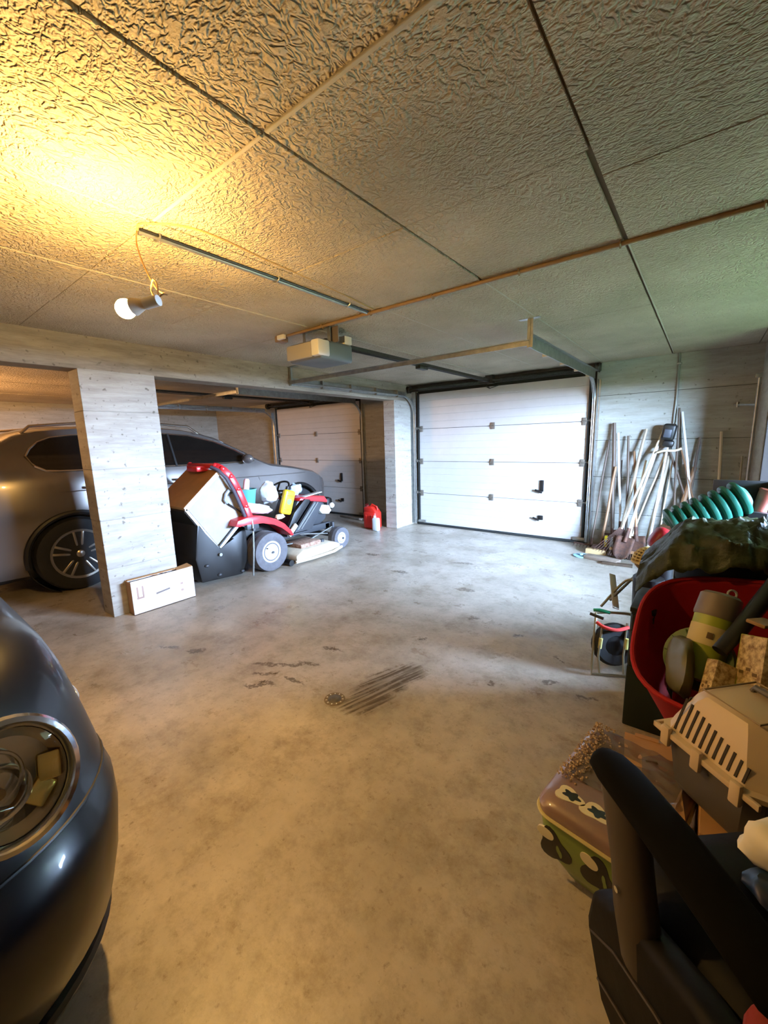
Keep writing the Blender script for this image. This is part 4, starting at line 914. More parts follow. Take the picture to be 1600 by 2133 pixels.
# blocks of wood and bits at the foot of the tools
o = obj('wood_block', MB().box(-.99, 5.02, .0, -.78, 5.10, .055, .004), mat('fresh sawn wood', (214, 184, 134), .7, 0, var=.15, vscale=10), None); tag(o, 'pale sawn wooden block on the floor at the left foot of the tools', 'wood')
o = obj('plank', MB().cbox((-.78, 4.80, .018), (.34, .12, .035), (0, 0, -.25), .003), mat('old grey plank', (150, 132, 116), .8, 0, var=.3, vscale=12), None); tag(o, 'old grey brown plank lying flat in front of the tools', 'wood')
o = obj('lath', MB().cbox((-.62, 4.70, .012), (.28, .06, .024), (0, 0, .1), .002), WOODS[2], None); tag(o, 'dark strip of wood lying in front of the old grey plank', 'wood')
t = thing('spirit_level', 'small yellow tool standing upright at the left foot of the tools', 'tool', (-.80, 5.14, 0), G)
obj('body', MB().cbox((-.80, 5.12, .11), (.03, .02, .20), (.05, .0, 0), .004), mat('yellow paint', (228, 206, 40), .4), t)
obj('vial', MB().cbox((-.80, 5.108, .15), (.016, .004, .03), (.05, 0, 0), .001), MATS['clear lamp lens'], t)
t = thing('watering_lid', 'flat pale blue plastic lid on the floor left of the plank', 'lid', (-1.0, 4.86, 0))
obj('disc', MB().lathe([(0, 0), (.08, 0), (.085, .008), (.08, .014), (0, .012)], (-1.0, 4.86, .0), n=28), mat('pale blue plastic', (150, 196, 214), .4), t)
obj('knob', MB().lathe([(0, 0), (.02, 0), (.02, .02), (0, .022)], (-1.0, 4.86, .012), n=16), MATS['pale blue plastic'], t)

# ------------------------------------------------------------------ clutter along the right side
DG = mat('dark green painted steel', (17, 30, 18), .45, .1, var=.2); LIME = mat('lime green plastic', (150, 162, 46), .45); LG = mat('leaf green plastic', (70, 92, 34), .5)
t = thing('green_tool_chest', 'tall dark green metal box with pale knobs standing left of the red basket', 'chest', (-.11, 2.18, 0))
gx0, gx1, gy0, gy1 = -.20, -.02, 2.03, 2.34
obj('body', MB().box(gx0, gy0, 0, gx1, gy1, .30, .006).box(gx0, gy0+.008, .30, gx1-.09, gy1, .56, .006), DG, t)
for z0, z1 in ((.305, .385), (.392, .47), (.477, .552)):
    dr = obj('drawer', MB().box(gx0+.006, gy0-.004, z0, gx1-.09, gy0+.012, z1, .004), mat('black green enamel', (22, 26, 18), .4, .2), t)
    obj('knob', MB().lathe([(0, 0), (.010, 0), (.013, .012), (.008, .018), (0, .018)], (gx0+.045, gy0-.004, (z0+z1)/2), (0, -1, 0), 12), mat('cream knob', (196, 186, 160), .4), dr)
    obj('louvre', MB().box(gx0+.075, gy0-.010, z1-.022, gx1-.092, gy0-.002, z1-.014, .002), mat('drawer edge', (74, 80, 60), .5, .3), dr)
obj('handle_bar', MB().tube([(gx0+.04, gy0-.004, .40), (gx0+.04, gy0-.03, .405), (gx1-.10, gy0-.03, .40), (gx1-.10, gy0-.004, .40)], .006, 8), mat('cream knob', (196, 186, 160), .4), t)
obj('lid', MB().box(gx0-.004, gy0-.002, .56, gx1-.086, gy1+.004, .585, .006), mat('black green enamel', (22, 26, 18), .4), t)
obj('red_badge', MB().cbox((gx0+.075, gy0-.009, .515), (.035, .003, .014)), mat('dull red', (150, 50, 40), .5), t)

# folding trolley with wheel and straps
t = thing('folding_trolley', 'folding tube framed trolley with a black wheel beside the green chest', 'trolley', (-.31, 2.46, 0))
TUB = mat('old nickel tube', (176, 168, 140), .35, .8)
fr = [(-.40, 2.38, .012), (-.41, 2.46, .30), (-.40, 2.50, .335), (-.25, 2.56, .34), (-.225, 2.56, .31), (-.235, 2.46, .012)]
obj('frame_tube', MB().tube(smooth_path(fr, 4)+[], .0075, 8, closed=True), TUB, t)
obj('frame_tube', MB().tube([(-.37, 2.44, .30), (-.375, 2.40, .12), (-.36, 2.38, .03)], .006, 8), TUB, t)
obj('frame_tube', MB().tube([(-.26, 2.52, .30), (-.262, 2.47, .12), (-.25, 2.44, .03)], .006, 8), TUB, t)
obj('handle_frame', MB().tube(smooth_path([(-.25, 2.56, .33), (-.225, 2.58, .43), (-.235, 2.62, .50), (-.30, 2.66, .50), (-.40, 2.54, .36)], 5), .007, 8), TUB, t)
obj('base_plate', MB().cbox((-.35, 2.62, .44), (.035, .26, .008), (.55, .3, .45), .002), mat('pale steel plate', (196, 190, 180), .4, .4), t)
obj('cross_bar', MB().bar((-.36, 2.56, .40), (-.24, 2.72, .55), .012, .012, .002), M_GALV, t)
obj('cross_bar', MB().bar((-.24, 2.60, .545), (-.14, 2.58, .53), .02, .01, .002), M_GALV, t)
wh = MB().lathe([(.06, -.03), (.105, -.032), (.122, -.015), (.122, .015), (.105, .032), (.06, .03), (.05, .0)], (-.315, 2.50, .165), (.55, -.8, .1), 32)
w_ = obj('wheel', wh, M_RUB, t); obj('wheel_disc', MB().lathe([(0, -.015), (.062, -.02), (.062, .02), (.02, .028), (0, .028)], (-.315, 2.50, .165), (.55, -.8, .1), 28), M_BLKP, w_)
obj('strap', MB().tube(smooth_path([(-.40, 2.44, .30), (-.36, 2.43, .285), (-.30, 2.45, .275), (-.25, 2.50, .285)], 4), .010, 8), mat('red webbing', (196, 52, 46), .7), t)
obj('plastic_hook', MB().tube([(-.43, 2.50, .345), (-.40, 2.50, .352), (-.35, 2.52, .34)], .010, 8), mat('teal green hook', (36, 150, 110), .4), t)
obj('grip', MB().tube([(-.44, 2.46, .335), (-.37, 2.45, .325)], .009, 8), M_BLKP, t)
for x, y in ((-.37, 2.42), (-.25, 2.49)): obj('yellow_clip', MB().tube([(x, y, .22), (x-.004, y-.004, .16)], .010, 8), mat('pale yellow plastic', (206, 200, 120), .4), t)

# low cabinet and crate that carry the heap
t = thing('dark_cabinet', 'low dark brown wooden cabinet carrying the ribbed green roll behind the heap', 'cabinet', (.14, 3.0, 0))
DW = mat('dark brown wood', (50, 36, 26), .6, 0, var=.3, vscale=6, stretch=(1, 1, .2))
obj('carcass', MB().box(-.08, 2.80, 0, .36, 3.22, .72, .006), DW, t)
for z0, z1 in ((.03, .36), (.37, .70)):
    dd = obj('drawer_front', MB().box(-.07, 2.788, z0, .35, 2.80, z1, .004), DW, t); obj('knob', MB().ball((.14, 2.775, (z0+z1)/2), .014, n=10), M_BLKP, dd)
RIB = mat('dark teal green plastic', (24, 92, 74), .38)
t = thing('ribbed_hose_roll', 'thick dark green ribbed plastic hose lying slanted on top of the cabinet', 'hose', (.05, 3.0, .72))
A, B = Vector((-.13, 2.92, .80)), Vector((.20, 3.02, .985)); d = (B-A); L_ = d.length; d.normalize(); prof = []
for k in range(8):
    z = L_*k/8; s_ = L_/8; prof += [(.066, z), (.084, z+s_*.2), (.092, z+s_*.5), (.084, z+s_*.8)]
core = obj('hose_core', MB().lathe([(0, -.012), (.05, -.012), (.06, 0)]+prof+[(.066, L_), (.05, L_+.012), (0, L_+.01)], A, d, 28), RIB, t)
for k in range(8):
    z = L_*(k+.5)/8; obj('rib', MB().lathe([(.083, z-.017), (.098, z-.011), (.101, z), (.098, z+.011), (.083, z+.017)], A, d, 28), RIB, t)
obj('cradle', MB().box(-.06, 2.88, .72, .0, 3.04, .745, .004).prism([(.08, .72), (.30, .72), (.30, .90), (.24, .905)], 'y', 2.98, 3.06), M_BLKP, t)
t = thing('open_crate', 'dark plastic crate with a rusty can behind the ribbed green hose', 'crate', (.26, 3.3, .72))
obj('back_panel', MB().box(.06, 3.17, .72, .33, 3.185, 1.06, .003), M_BLKP, t); obj('side_panel', MB().box(.32, 3.06, .72, .335, 3.185, 1.06, .003), M_BLKP, t); obj('base_panel', MB().box(.06, 3.1, .72, .33, 3.18, .73), M_BLKP, t)
o = obj('rusty_can', MB().lathe([(0, 0), (.035, 0), (.036, .004), (.034, .01), (.034, .12), (.037, .125), (.03, .13), (0, .128)], (.27, 3.06, .90), (.2, 0, 1), 20), mat('rust red tin', (122, 54, 34), .6, .3, var=.3, vscale=20), None); tag(o, 'small rust red tin lying beside the right end of the ribbed hose', 'can')
o = obj('shelf_block', MB().box(.235, 3.02, .72, .305, 3.10, .90, .003), DW, None); tag(o, 'little dark wooden block under the rust red tin', 'block')
# grey cloth, red container and yellow basket left of the roll
o = obj('grey_rag', bagmesh((-.10, 2.93, .775), (.075, .07, .045), 21, .4), mat('light grey cloth', (168, 172, 172), .8), None, 50); tag(o, 'light grey crumpled cloth at the left end of the ribbed hose', 'cloth')
t = thing('red_container', 'dark red rounded plastic container between yellow basket and ribbed hose', 'container', (-.12, 2.66, .0))
RD = mat('deep red plastic', (138, 18, 26), .35)
obj('body', MB().cbox((-.13, 2.72, .745), (.15, .12, .13), (0, .5, .3), .035, 3), RD, t)
obj('spout', MB().cyl((-.08, 2.68, .76), (-.045, 2.65, .775), .016, n=12), mat('salmon plastic', (222, 110, 96), .4), t)
obj('pedestal', MB().cyl((-.13, 2.72, .0), (-.13, 2.72, .70), .05, n=16), M_BLKP, t)
t = thing('yellow_basket', 'small yellow perforated plastic basket upside down beside the red container', 'basket', (-.19, 2.6, 0))
YB = mat('mustard yellow plastic', (222, 200, 132), .45); cen = Vector((-.185, 2.60, .655))
dome = MB()
for k in range(7):
    a = PI/2*k/7*.98; dome.tube([cen+Vector((.085*math.cos(a)*math.cos(2*PI*j/24), .085*math.cos(a)*math.sin(2*PI*j/24), .075*math.sin(a))) for j in range(24)], .0042, 5, closed=True)
for j in range(18):
    dome.tube([cen+Vector((.085*math.cos(a)*math.cos(2*PI*j/18), .085*math.cos(a)*math.sin(2*PI*j/18), .075*math.sin(a))) for a in [PI/2*k/6*.98 for k in range(7)]], .0036, 5)
obj('lattice', dome, YB, t, 40, kind='stuff'); obj('rim', MB().lathe([(.083, 0), (.092, 0), (.092, .012), (.083, .012)], cen-Vector((0, 0, .008)), n=28), YB, t)
obj('inner_liner', MB().ball(cen, .078, (1, 1, .85), 16), mat('brown liner', (120, 92, 44), .7), t)
obj('pedestal', MB().lathe([(0, 0), (.06, 0), (.075, .56), (0, .56)], (cen.x, cen.y, 0), n=20), M_BLKP, t, label='dark bucket under the yellow basket')

# red basket tipped toward the viewer
t = thing('red_basket', 'large red plastic basket with slots, tilted open and full of garden things', 'basket', (.17, 1.95, .0))
RB = mat('red basket plastic', (160, 26, 26), .65, 0, var=.12, vscale=3, spec=.2)
rc = Vector((.185, 1.845, .60)); nn = Vector((-.10, -.42, .90)).normalized(); xx = Vector((1, 0, 0)); xx = (xx-nn*xx.dot(nn)).normalized(); yy = nn.cross(xx)
def RP(a, dpt, sc, extra=0):
    ca, sa = math.cos(a), math.sin(a); e = 3.2
    k_ = 1/((abs(ca)**e+abs(sa)**e)**(1/e)); return rc + xx*(.345*k_*ca*sc) + yy*(.335*k_*sa*sc) - nn*dpt
NA = 64; depths = [0, .02, .06, .12, .18, .24, .30, .36, .42, .48]; rings = []
for i, dp in enumerate(depths): rings.append([RP(2*PI*j/NA, dp, 1-.62*dp) for j in range(NA)])
g = MB(); vs = [[g.bm.verts.new(p) for p in r_] for r_ in rings]
for i in range(len(depths)-1):
    for j in range(NA):
        if i in (7,) and j % 3 == 1 : continue         # ventilation slots near the bottom
        g.bm.faces.new((vs[i][j], vs[i][(j+1) % NA], vs[i+1][(j+1) % NA], vs[i+1][j]))
g.bm.faces.new(vs[-1])
o = obj('basket_shell', g, RB, t, 40); o.modifiers.new('s', 'SOLIDIFY').thickness = .004
obj('rim', MB().tube([RP(2*PI*j/NA, -.004, 1.005) for j in range(NA)], .009, 8, closed=True), RB, t)
# items in the basket
t = thing('lime_box_unit', 'lime green and grey garden tool box standing inside the red basket', 'tool', (.10, 1.80, .45))
Mu = Matrix.Translation((.075, 1.80, .632)) @ Euler((-.35, .30, .35)).to_matrix().to_4x4()
obj('lower_body', MB(Mu).lathe([(0, -.18), (.055, -.17), (.062, -.04), (.062, .055), (0, .055)], n=28), LIME, t)
obj('paper_label', MB(Mu).lathe([(.0625, -.05), (.0635, -.05), (.0635, .02), (.0625, .02)], n=28), mat('beige label', (196, 180, 120), .6), t)
obj('label_mark', MB(Mu).cbox((-.030, -.0575, -.015), (.018, .004, .022), (0, 0, -.45), .001), mat('brown print', (96, 74, 34), .6), t)
obj('grey_lid', MB(Mu).lathe([(0, .055), (.065, .055), (.067, .065), (.062, .135), (.05, .145), (0, .145)], n=28), mat('taupe grey plastic', (112, 100, 84), .5), t)
obj('lid_ring', MB(Mu).tube([(.03+.014*math.cos(a), .0, .158+.014*math.sin(a)) for a in [2*PI*k/16 for k in range(16)]], .004, 6, closed=True), MATS['pale grey plastic'], t)
t = thing('trimmer_guard', 'dark leaf green finned round plastic part deep inside the red basket', 'reel', (.06, 1.78, .45))
Mg = basis((.8, -.2, -.5), (-.35, -.75, .45), (.045, 1.785, .53))
obj('disc', MB(Mg).lathe([(0, -.02), (.10, -.02), (.115, -.005), (.11, .012), (.05, .02), (0, .02)], n=36), LG, t)
for k in range(12):
    a = 2*PI*k/12; obj('fin', MB(Mg).bar((.045*math.cos(a), .045*math.sin(a), .018), (.105*math.cos(a), .105*math.sin(a), .012), .006, .018, .002, (0, 0, 1)), LG, t)
for nm, lb, c, rt, dm, dz in (('seed_box', 'beige and lime printed seed box standing at the right inside the basket', (.190, 1.62, .62), (-.35, .25, .45), (.055, .11, .19), 0),
                              ('bulb_box', 'smaller beige and lime printed packet leaning in the front of the basket', (.105, 1.60, .535), (-.45, .45, .5), (.09, .045, .15), 1)):
    t = thing(nm, lb, 'box', (c[0], c[1], 0)); Mb = Matrix.Translation(c) @ Euler(rt).to_matrix().to_4x4(); a, b_, h_ = dm[0]/2, dm[1]/2, dm[2]/2
    obj('packet', MB(Mb).box(-a, -b_, -h_, a, b_, h_, .003), LIME, t)
    obj('printed_panel', MB(Mb).box(-a-.001, -b_-.001, -h_*.8, a*.45, -b_+.01, h_*.98, .001), mat('beige print', (212, 190, 136), .6, 0, col2=(120, 92, 50), vscale=55), t)
    obj('printed_panel', MB(Mb).box(-a-.0012, -b_, -h_*.8, -a+.01, b_*.9, h_*.98, .001), MATS['beige print'], t)
    for q in range(3): obj('print_block', MB(Mb).box(-a-.0022, -b_*.7+q*b_*.5, -h_*.3+(q%2)*.012, -a, -b_*.7+q*b_*.5+b_*.32, -h_*.3+(q%2)*.012+.010), MATS['brown print'], t, 0)
    obj('top_edge', MB(Mb).box(a-.003, -b_-.001, -h_, a+.001, b_, h_, .001), mat('pale lime edge', (200, 196, 120), .5), t)
t = thing('black_tool_handle', 'black rubber tool handle with strap slanting up out of the red basket', 'handle', (.17, 1.75, .5))
obj('grip', MB().tube([(.095, 1.66, .63), (.14, 1.72, .69), (.19, 1.80, .765), (.235, 1.88, .84)], [.022, .024, .026, .022], 12), M_BLKP, t)
obj('strap', MB().tube([(.21, 1.84, .80), (.27, 1.80, .77), (.33, 1.74, .70)], .014, 8), M_BLKP, t)
o = obj('copper_tray', MB().cbox((.195, 1.69, .745), (.05, .12, .012), (-.2, .1, -.45), .004), mat('tan wood', (150, 112, 66), .6), None); o.name = 'wooden_batten'; tag(o, 'short tan wooden slat on top of the printed seed box', 'wood')
o = obj('sage_bag', bagmesh((-.005, 1.70, .525), (.038, .13, .09), 33, .25, 20, (.2, .1, .2)), mat('sage grey foil bag', (98, 96, 66), .4), None, 50); o.name = 'compost_bag'; tag(o, 'sage green bag bulging up along the left front wall of the red basket', 'bag')
o = obj('terracotta_pot', MB().lathe([(0, -.1), (.06, -.1), (.085, .1), (.09, .1), (.09, .12), (.08, .12), (.055, -.09), (0, -.09)], (.36, 1.70, .56), (0, -.2, 1), 24), mat('terracotta', (140, 84, 52), .8), None); tag(o, 'terracotta brown pot at the right edge inside the basket', 'pot')
# black sack and tarpaulin on top of the heap
o = obj('black_sack', bagmesh((.25, 2.40, .70), (.30, .18, .21), 41, .22, 28), mat('matt black sack', (14, 13, 12), .7), None, 50); tag(o, 'big matt black sack lying under the olive tarpaulin', 'sack')
def tarp():
    b = MB(); rows = []
    nu, nv = 64, 40
    for i in range(nv+1):
        v = i/nv; row = []
        for j in range(nu+1):
            u = j/nu
            x = -.20 + .80*u
            # cross profile: from back (v=0) over the crown to the hanging front edge (v=1)
            a = PI*(.10+.80*v)
            hgt = .13*(1-.35*abs(u-.45)) ; dep = .235*(.75+.45*math.sin(PI*min(1, u*1.25+.1)))
            y = 2.33 + dep*math.cos(a)*(1 if v < .5 else 1.0)
            z = .765 + .05*math.sin(u*PI) + hgt*math.sin(a) - (.06 if v > .9 else 0)*(v-.9)*10 - .13*max(0, .18-u)/.18
            q = Vector((x*1.0, y, z)); w = Vector((x*7, y*7, v*2.5))
            f = .030*noise.noise(w)+.030*(1-abs(noise.noise(w*1.3+Vector((5, 0, 0))))*2.6)*.8+.016*noise.noise(w*3.1)+.010*(1-abs(noise.noise(w*5.3))*3)
            q += Vector((.2*f, -.5*math.cos(a)*-f, f)); row.append(q)
        rows.append(row)
    b.sheet(rows); return b
o = obj('tarpaulin', tarp(), mat('olive green tarpaulin', (58, 64, 34), .5, 0, var=.45, vscale=9, bump=.006, bscale=38, spec=.35), None, 60); o.modifiers.new('s', 'SOLIDIFY').thickness = .004
tag(o, 'crumpled olive green tarpaulin heaped on top of the black sack', 'tarpaulin')
t = thing('black_helmet', 'black glossy rounded case at the far right on the heap', 'case', (.34, 2.18, .9))
obj('shell', MB().ball((.37, 2.46, .915), .10, (1.1, .9, .62), 24), mat('glossy black', (12, 12, 12), .15, coat=.6), t); obj('rim', MB().tube([(.37+.108*math.cos(a), 2.46+.088*math.sin(a), .905) for a in [2*PI*k/28 for k in range(28)]], .005, 6, closed=True), M_GALV, t)
sobj('door_3', MB().box(.385, 4.585, 0, 1.095, 4.618, 2.08, .004), mat('dark brown shade board', (30, 22, 17), .85, 0, var=.25, vscale=6, stretch=(1, 1, .15)))  # dark board added over the stub wall, its colour standing in for shade

# ------------------------------------------------------------------ pet carrier
def carrier():
    BE = mat('beige carrier plastic', (204, 182, 146), .42); GR = mat('grey carrier plastic', (88, 84, 78), .5)
    t = thing('pet_carrier', 'pet carrier with beige slotted top and grey base standing on a carton', 'pet carrier', (.2, 1.45, .29))
    ux = Vector((.73, -.68, 0)); vy = Vector((.68, .73, 0)); A = Vector((-.035, 1.40, 0))
    W_, D_ = .285, .31
    def Q(a, b, z): return A + ux*a + vy*b + Vector((0, 0, z))
    M = Matrix(((ux.x, vy.x, 0, A.x), (ux.y, vy.y, 0, A.y), (0, 0, 1, 0), (0, 0, 0, 1)))
    base = MB(M).loft([[(x, y, z) for x, y in rr] for z, rr in [(z, [(i, i+.03), (i+.03, i), (W_-i-.03, i), (W_-i, i+.03), (W_-i, D_-i-.03), (W_-i-.03, D_-i), (i+.03, D_-i), (i, D_-i-.03)]) for z, i in ((.29, .028), (.31, .018), (.44, .004), (.455, .0))]])
    obj('base', base, GR, t)
    top_l = [(.455, -.008), (.470, -.010), (.474, .002), (.50, .010), (.585, .042), (.605, .056), (.615, .08)]
    tp = MB(M).loft([[(x, y, z) for x, y in [(i, i+.03), (i+.03, i), (W_-i-.03, i), (W_-i, i+.03), (W_-i, D_-i-.03), (W_-i-.03, D_-i), (i+.03, D_-i), (i, D_-i-.03)]] for z, i in top_l])
    obj('top_shell', tp, BE, t, 30)
    DK = mat('carrier slot shadow', (48, 40, 30), .8)
    # slots on the front-left face (along ux, at y~i)
    for k in range(11):
        a = .045+k*.020; h0, h1 = .482, .575 - .0042*k*1.3
        def S(z): i = .002+(z-.474)/(.585-.474)*.040; return (a, i-.0015, z)
        obj('slot', MB(M).bar(S(h0), S(h1), .0065, .003), DK, t, 0)
    for k in range(8):
        b = .06+k*.032
        def S2(z): i = .002+(z-.474)/(.585-.474)*.040; return (i-.0015, b, z)
        obj('slot', MB(M).bar(S2(.482), S2(.57), .0065, .003), DK, t, 0)
    for a in (.035, .135, .245):
        obj('latch', MB(M).box(a-.014, -.022, .425, a+.014, -.006, .486, .005), BE, t)
    obj('rim_lip', MB(M).box(-.014, -.014, .452, W_+.014, -.004, .470, .003).box(-.014, -.014, .452, -.004, D_+.01, .470, .003), BE, t)
    obj('roof_groove', MB(M).tube([(.065, .065, .6145), (W_-.065, .065, .6145), (W_-.065, D_-.065, .6145), (.065, D_-.065, .6145)], .003, 6, closed=True), mat('carrier groove', (150, 130, 100), .5), t)
    obj('carry_handle', MB(M).tube([(.10, D_*.62, .615), (.105, D_*.62, .628), (.18, D_*.62, .628), (.185, D_*.62, .615)], .009, 8), GR, t)
carrier()
# carton under the carrier with open flaps
t = thing('brown_carton', 'brown cardboard carton under the pet carrier with an open flap', 'box', (.2, 1.45, 0))
cz = .285
obj('body', MB().box(.075, 1.24, 0, .50, 1.60, cz, .003), M_CARD, t, 0)
obj('flap', MB().cbox((-.045, 1.38, cz+.002), (.15, .36, .004), (0, .04, .12)), mat('pale cardboard', (192, 148, 102), .75, 0, var=.1), t, 0)
obj('flap_slit', MB().cbox((-.05, 1.44, cz+.007), (.035, .008, .002), (0, .04, .5)), mat('carton shadow line', (70, 46, 24), .8), t, 0)
obj('flap_slit', MB().cbox((-.02, 1.30, cz+.0065), (.008, .035, .002), (0, .04, .1)), MATS['carton shadow line'], t, 0)
obj('flap_tab', MB().cbox((-.075, 1.56, cz+.004), (.07, .02, .006), (0, 0, .1)), mat('pale cardboard', (192, 148, 102), .75), t, 0)

# football printed storage pouf
def pouf():
    GN = mat('green printed vinyl', (124, 146, 62), .3, 0, var=.12, vscale=4, coat=.3); TOPM = mat('dusty mauve lid vinyl', (138, 112, 102), .35, 0, var=.2, vscale=9, coat=.4)
    t = thing('storage_pouf', 'green storage pouf printed with black and white footballs, dusty plastic on its lid', 'pouf', (-.15, 1.3, 0))
    x0, x1, y0, y1, h = -.30, .02, 1.09, 1.55, .275
    def ring(z, ins, rc):
        out = []
        for cx, cy, a0 in ((x1-ins-rc, y1-ins-rc, 0), (x0+ins+rc, y1-ins-rc, PI/2), (x0+ins+rc, y0+ins+rc, PI), (x1-ins-rc, y0+ins+rc, 1.5*PI)):
            for k in range(7):
                a = a0+PI/2*k/6; out.append((cx+rc*math.cos(a), cy+rc*math.sin(a), z))
        return out
    obj('body', MB().loft([ring(z, i, r) for z, i, r in ((.0, .075, .06), (.03, .05, .06), (.09, .02, .06), (.17, .004, .05), (.225, .0, .045), (.24, .003, .045))]), GN, t)
    obj('lid', MB().loft([ring(z, i, r) for z, i, r in ((.236, -.004, .047), (.262, -.006, .05), (.278, .004, .05), (.288, .03, .05), (.290, .08, .05))]), TOPM, t)
    obj('lid_piping', MB().tube([Vector(p) for p in ring(.240, -.007, .05)], .0055, 6, closed=True), mat('cream piping', (196, 186, 130), .5), t)
    WH = mat('football white print', (226, 216, 182), .4); BK = mat('football black print', (24, 22, 20), .4)
    def blob(name, c, M3, r, m, k=5, seed=0, amp=.25, sc=(1, 1)):
        b = MB(M3); n = 30; top_ = []; bot = []
        for i in range(n):
            a = 2*PI*i/n; rr = r*(1+amp*math.cos(k*a+seed)); top_.append((c[0]+rr*math.cos(a)*sc[0], c[1]+rr*math.sin(a)*sc[1], .0016)); bot.append((c[0]+rr*math.cos(a)*sc[0], c[1]+rr*math.sin(a)*sc[1], -.012))
        b.loft([bot, top_]); return obj(name, b, m, t)
    prof_ = [(.0, .075), (.03, .05), (.09, .02), (.17, .004), (.225, .0), (.24, .003)]
    def front(u, v, o):
        z = min(.236, max(.0, .150+v))
        for (za, ia), (zb, ib) in zip(prof_[:-1], prof_[1:]):
            if za <= z <= zb: ins = ia+(ib-ia)*(z-za)/(zb-za)
        return (-.15+u, y0+ins-o, z)
    def conf(name, c, r, m, fn, k, seed, amp, sc, o):
        b = MB(); n = 28; vs = []
        for i in range(n):
            a = 2*PI*i/n; rr = r*(1+amp*math.cos(k*a+seed)); vs.append([(c[0]+q*rr*math.cos(a)*sc[0], c[1]+q*rr*math.sin(a)*sc[1]) for q in (.001, .5, 1.0)])
        rings = [[fn(p[q][0], p[q][1], o) for p in vs] for q in range(3)] + [[fn(p[2][0], p[2][1], -.004) for p in vs]]
        b.loft(rings, False, False); return obj(name, b, m, t, 30)
    for (cx_, cz_), q in (((-.095, -.01), 0), ((.03, -.005), 1)):
        conf('football_print', (cx_, cz_), .052, BK, front, 3, q+.5, .22, (.85, 1.1), .0012)
        conf('football_patch', (cx_-.024, cz_+.036), .022, WH, front, 2, q, .15, (1, 1), .0022)
        conf('football_patch', (cx_+.016, cz_-.006), .011, GN, front, 2, 1.2+q, .4, (.6, 1.9), .0022)
    conf('football_patch', (.045, -.085), .016, WH, front, 2, .4, .2, (1, 1), .0022)
    def top_(u, v, o): return (-.145+u, 1.155+v, .2895+o)
    for c, s_ in (((-.085, .0), .3), ((-.01, -.005), 1.0), ((.09, -.005), 2.0)):
        conf('lid_print', c, .034, WH, top_, 3, s_, .2, (1.15, .8), .0010); conf('lid_patch', (c[0]+.006, c[1]+.002), .019, BK, top_, 5, s_, .25, (1.2, .8), .0018)
    # clear wrinkled film on the lid
    rows = []
    for i in range(41):
        rows.append([(x0+.02+(x1-x0-.04)*j/30, y0+.14+(y1-y0-.17)*i/40, .292+.010*noise.noise(Vector((j*.28, i*.35, 2)))+.010*abs(noise.noise(Vector((j*.11, i*.14, 7))))) for j in range(31)])
    film = mat('clear film', (225, 215, 205), .12, 0, trans=.85); f = obj('plastic_film', MB().sheet(rows), film, t, 60)
    # gritty litter along the left edge of the lid
    random.seed(3); g = MB()
    for k in range(420):
        u = random.random(); x = x0+.012+abs(random.gauss(0, .035)); y = y0+.10+u*(y1-y0-.12); s_ = random.uniform(.0018, .0048)
        g.cbox((x, y, .303+s_*.4), (s_*1.6, s_, s_), (random.random()*3, random.random()*3, random.random()*3))
    t.location = (-.13, 1.285, 0); t.rotation_euler = (0, 0, -.16); obj('grit', MB(Matrix.Translation((.02, -.015, 0)))._take(g), mat('brown grit', (120, 84, 52), .8, 0, col2=(214, 190, 150), vscale=140), t, 0, kind='stuff')
pouf()

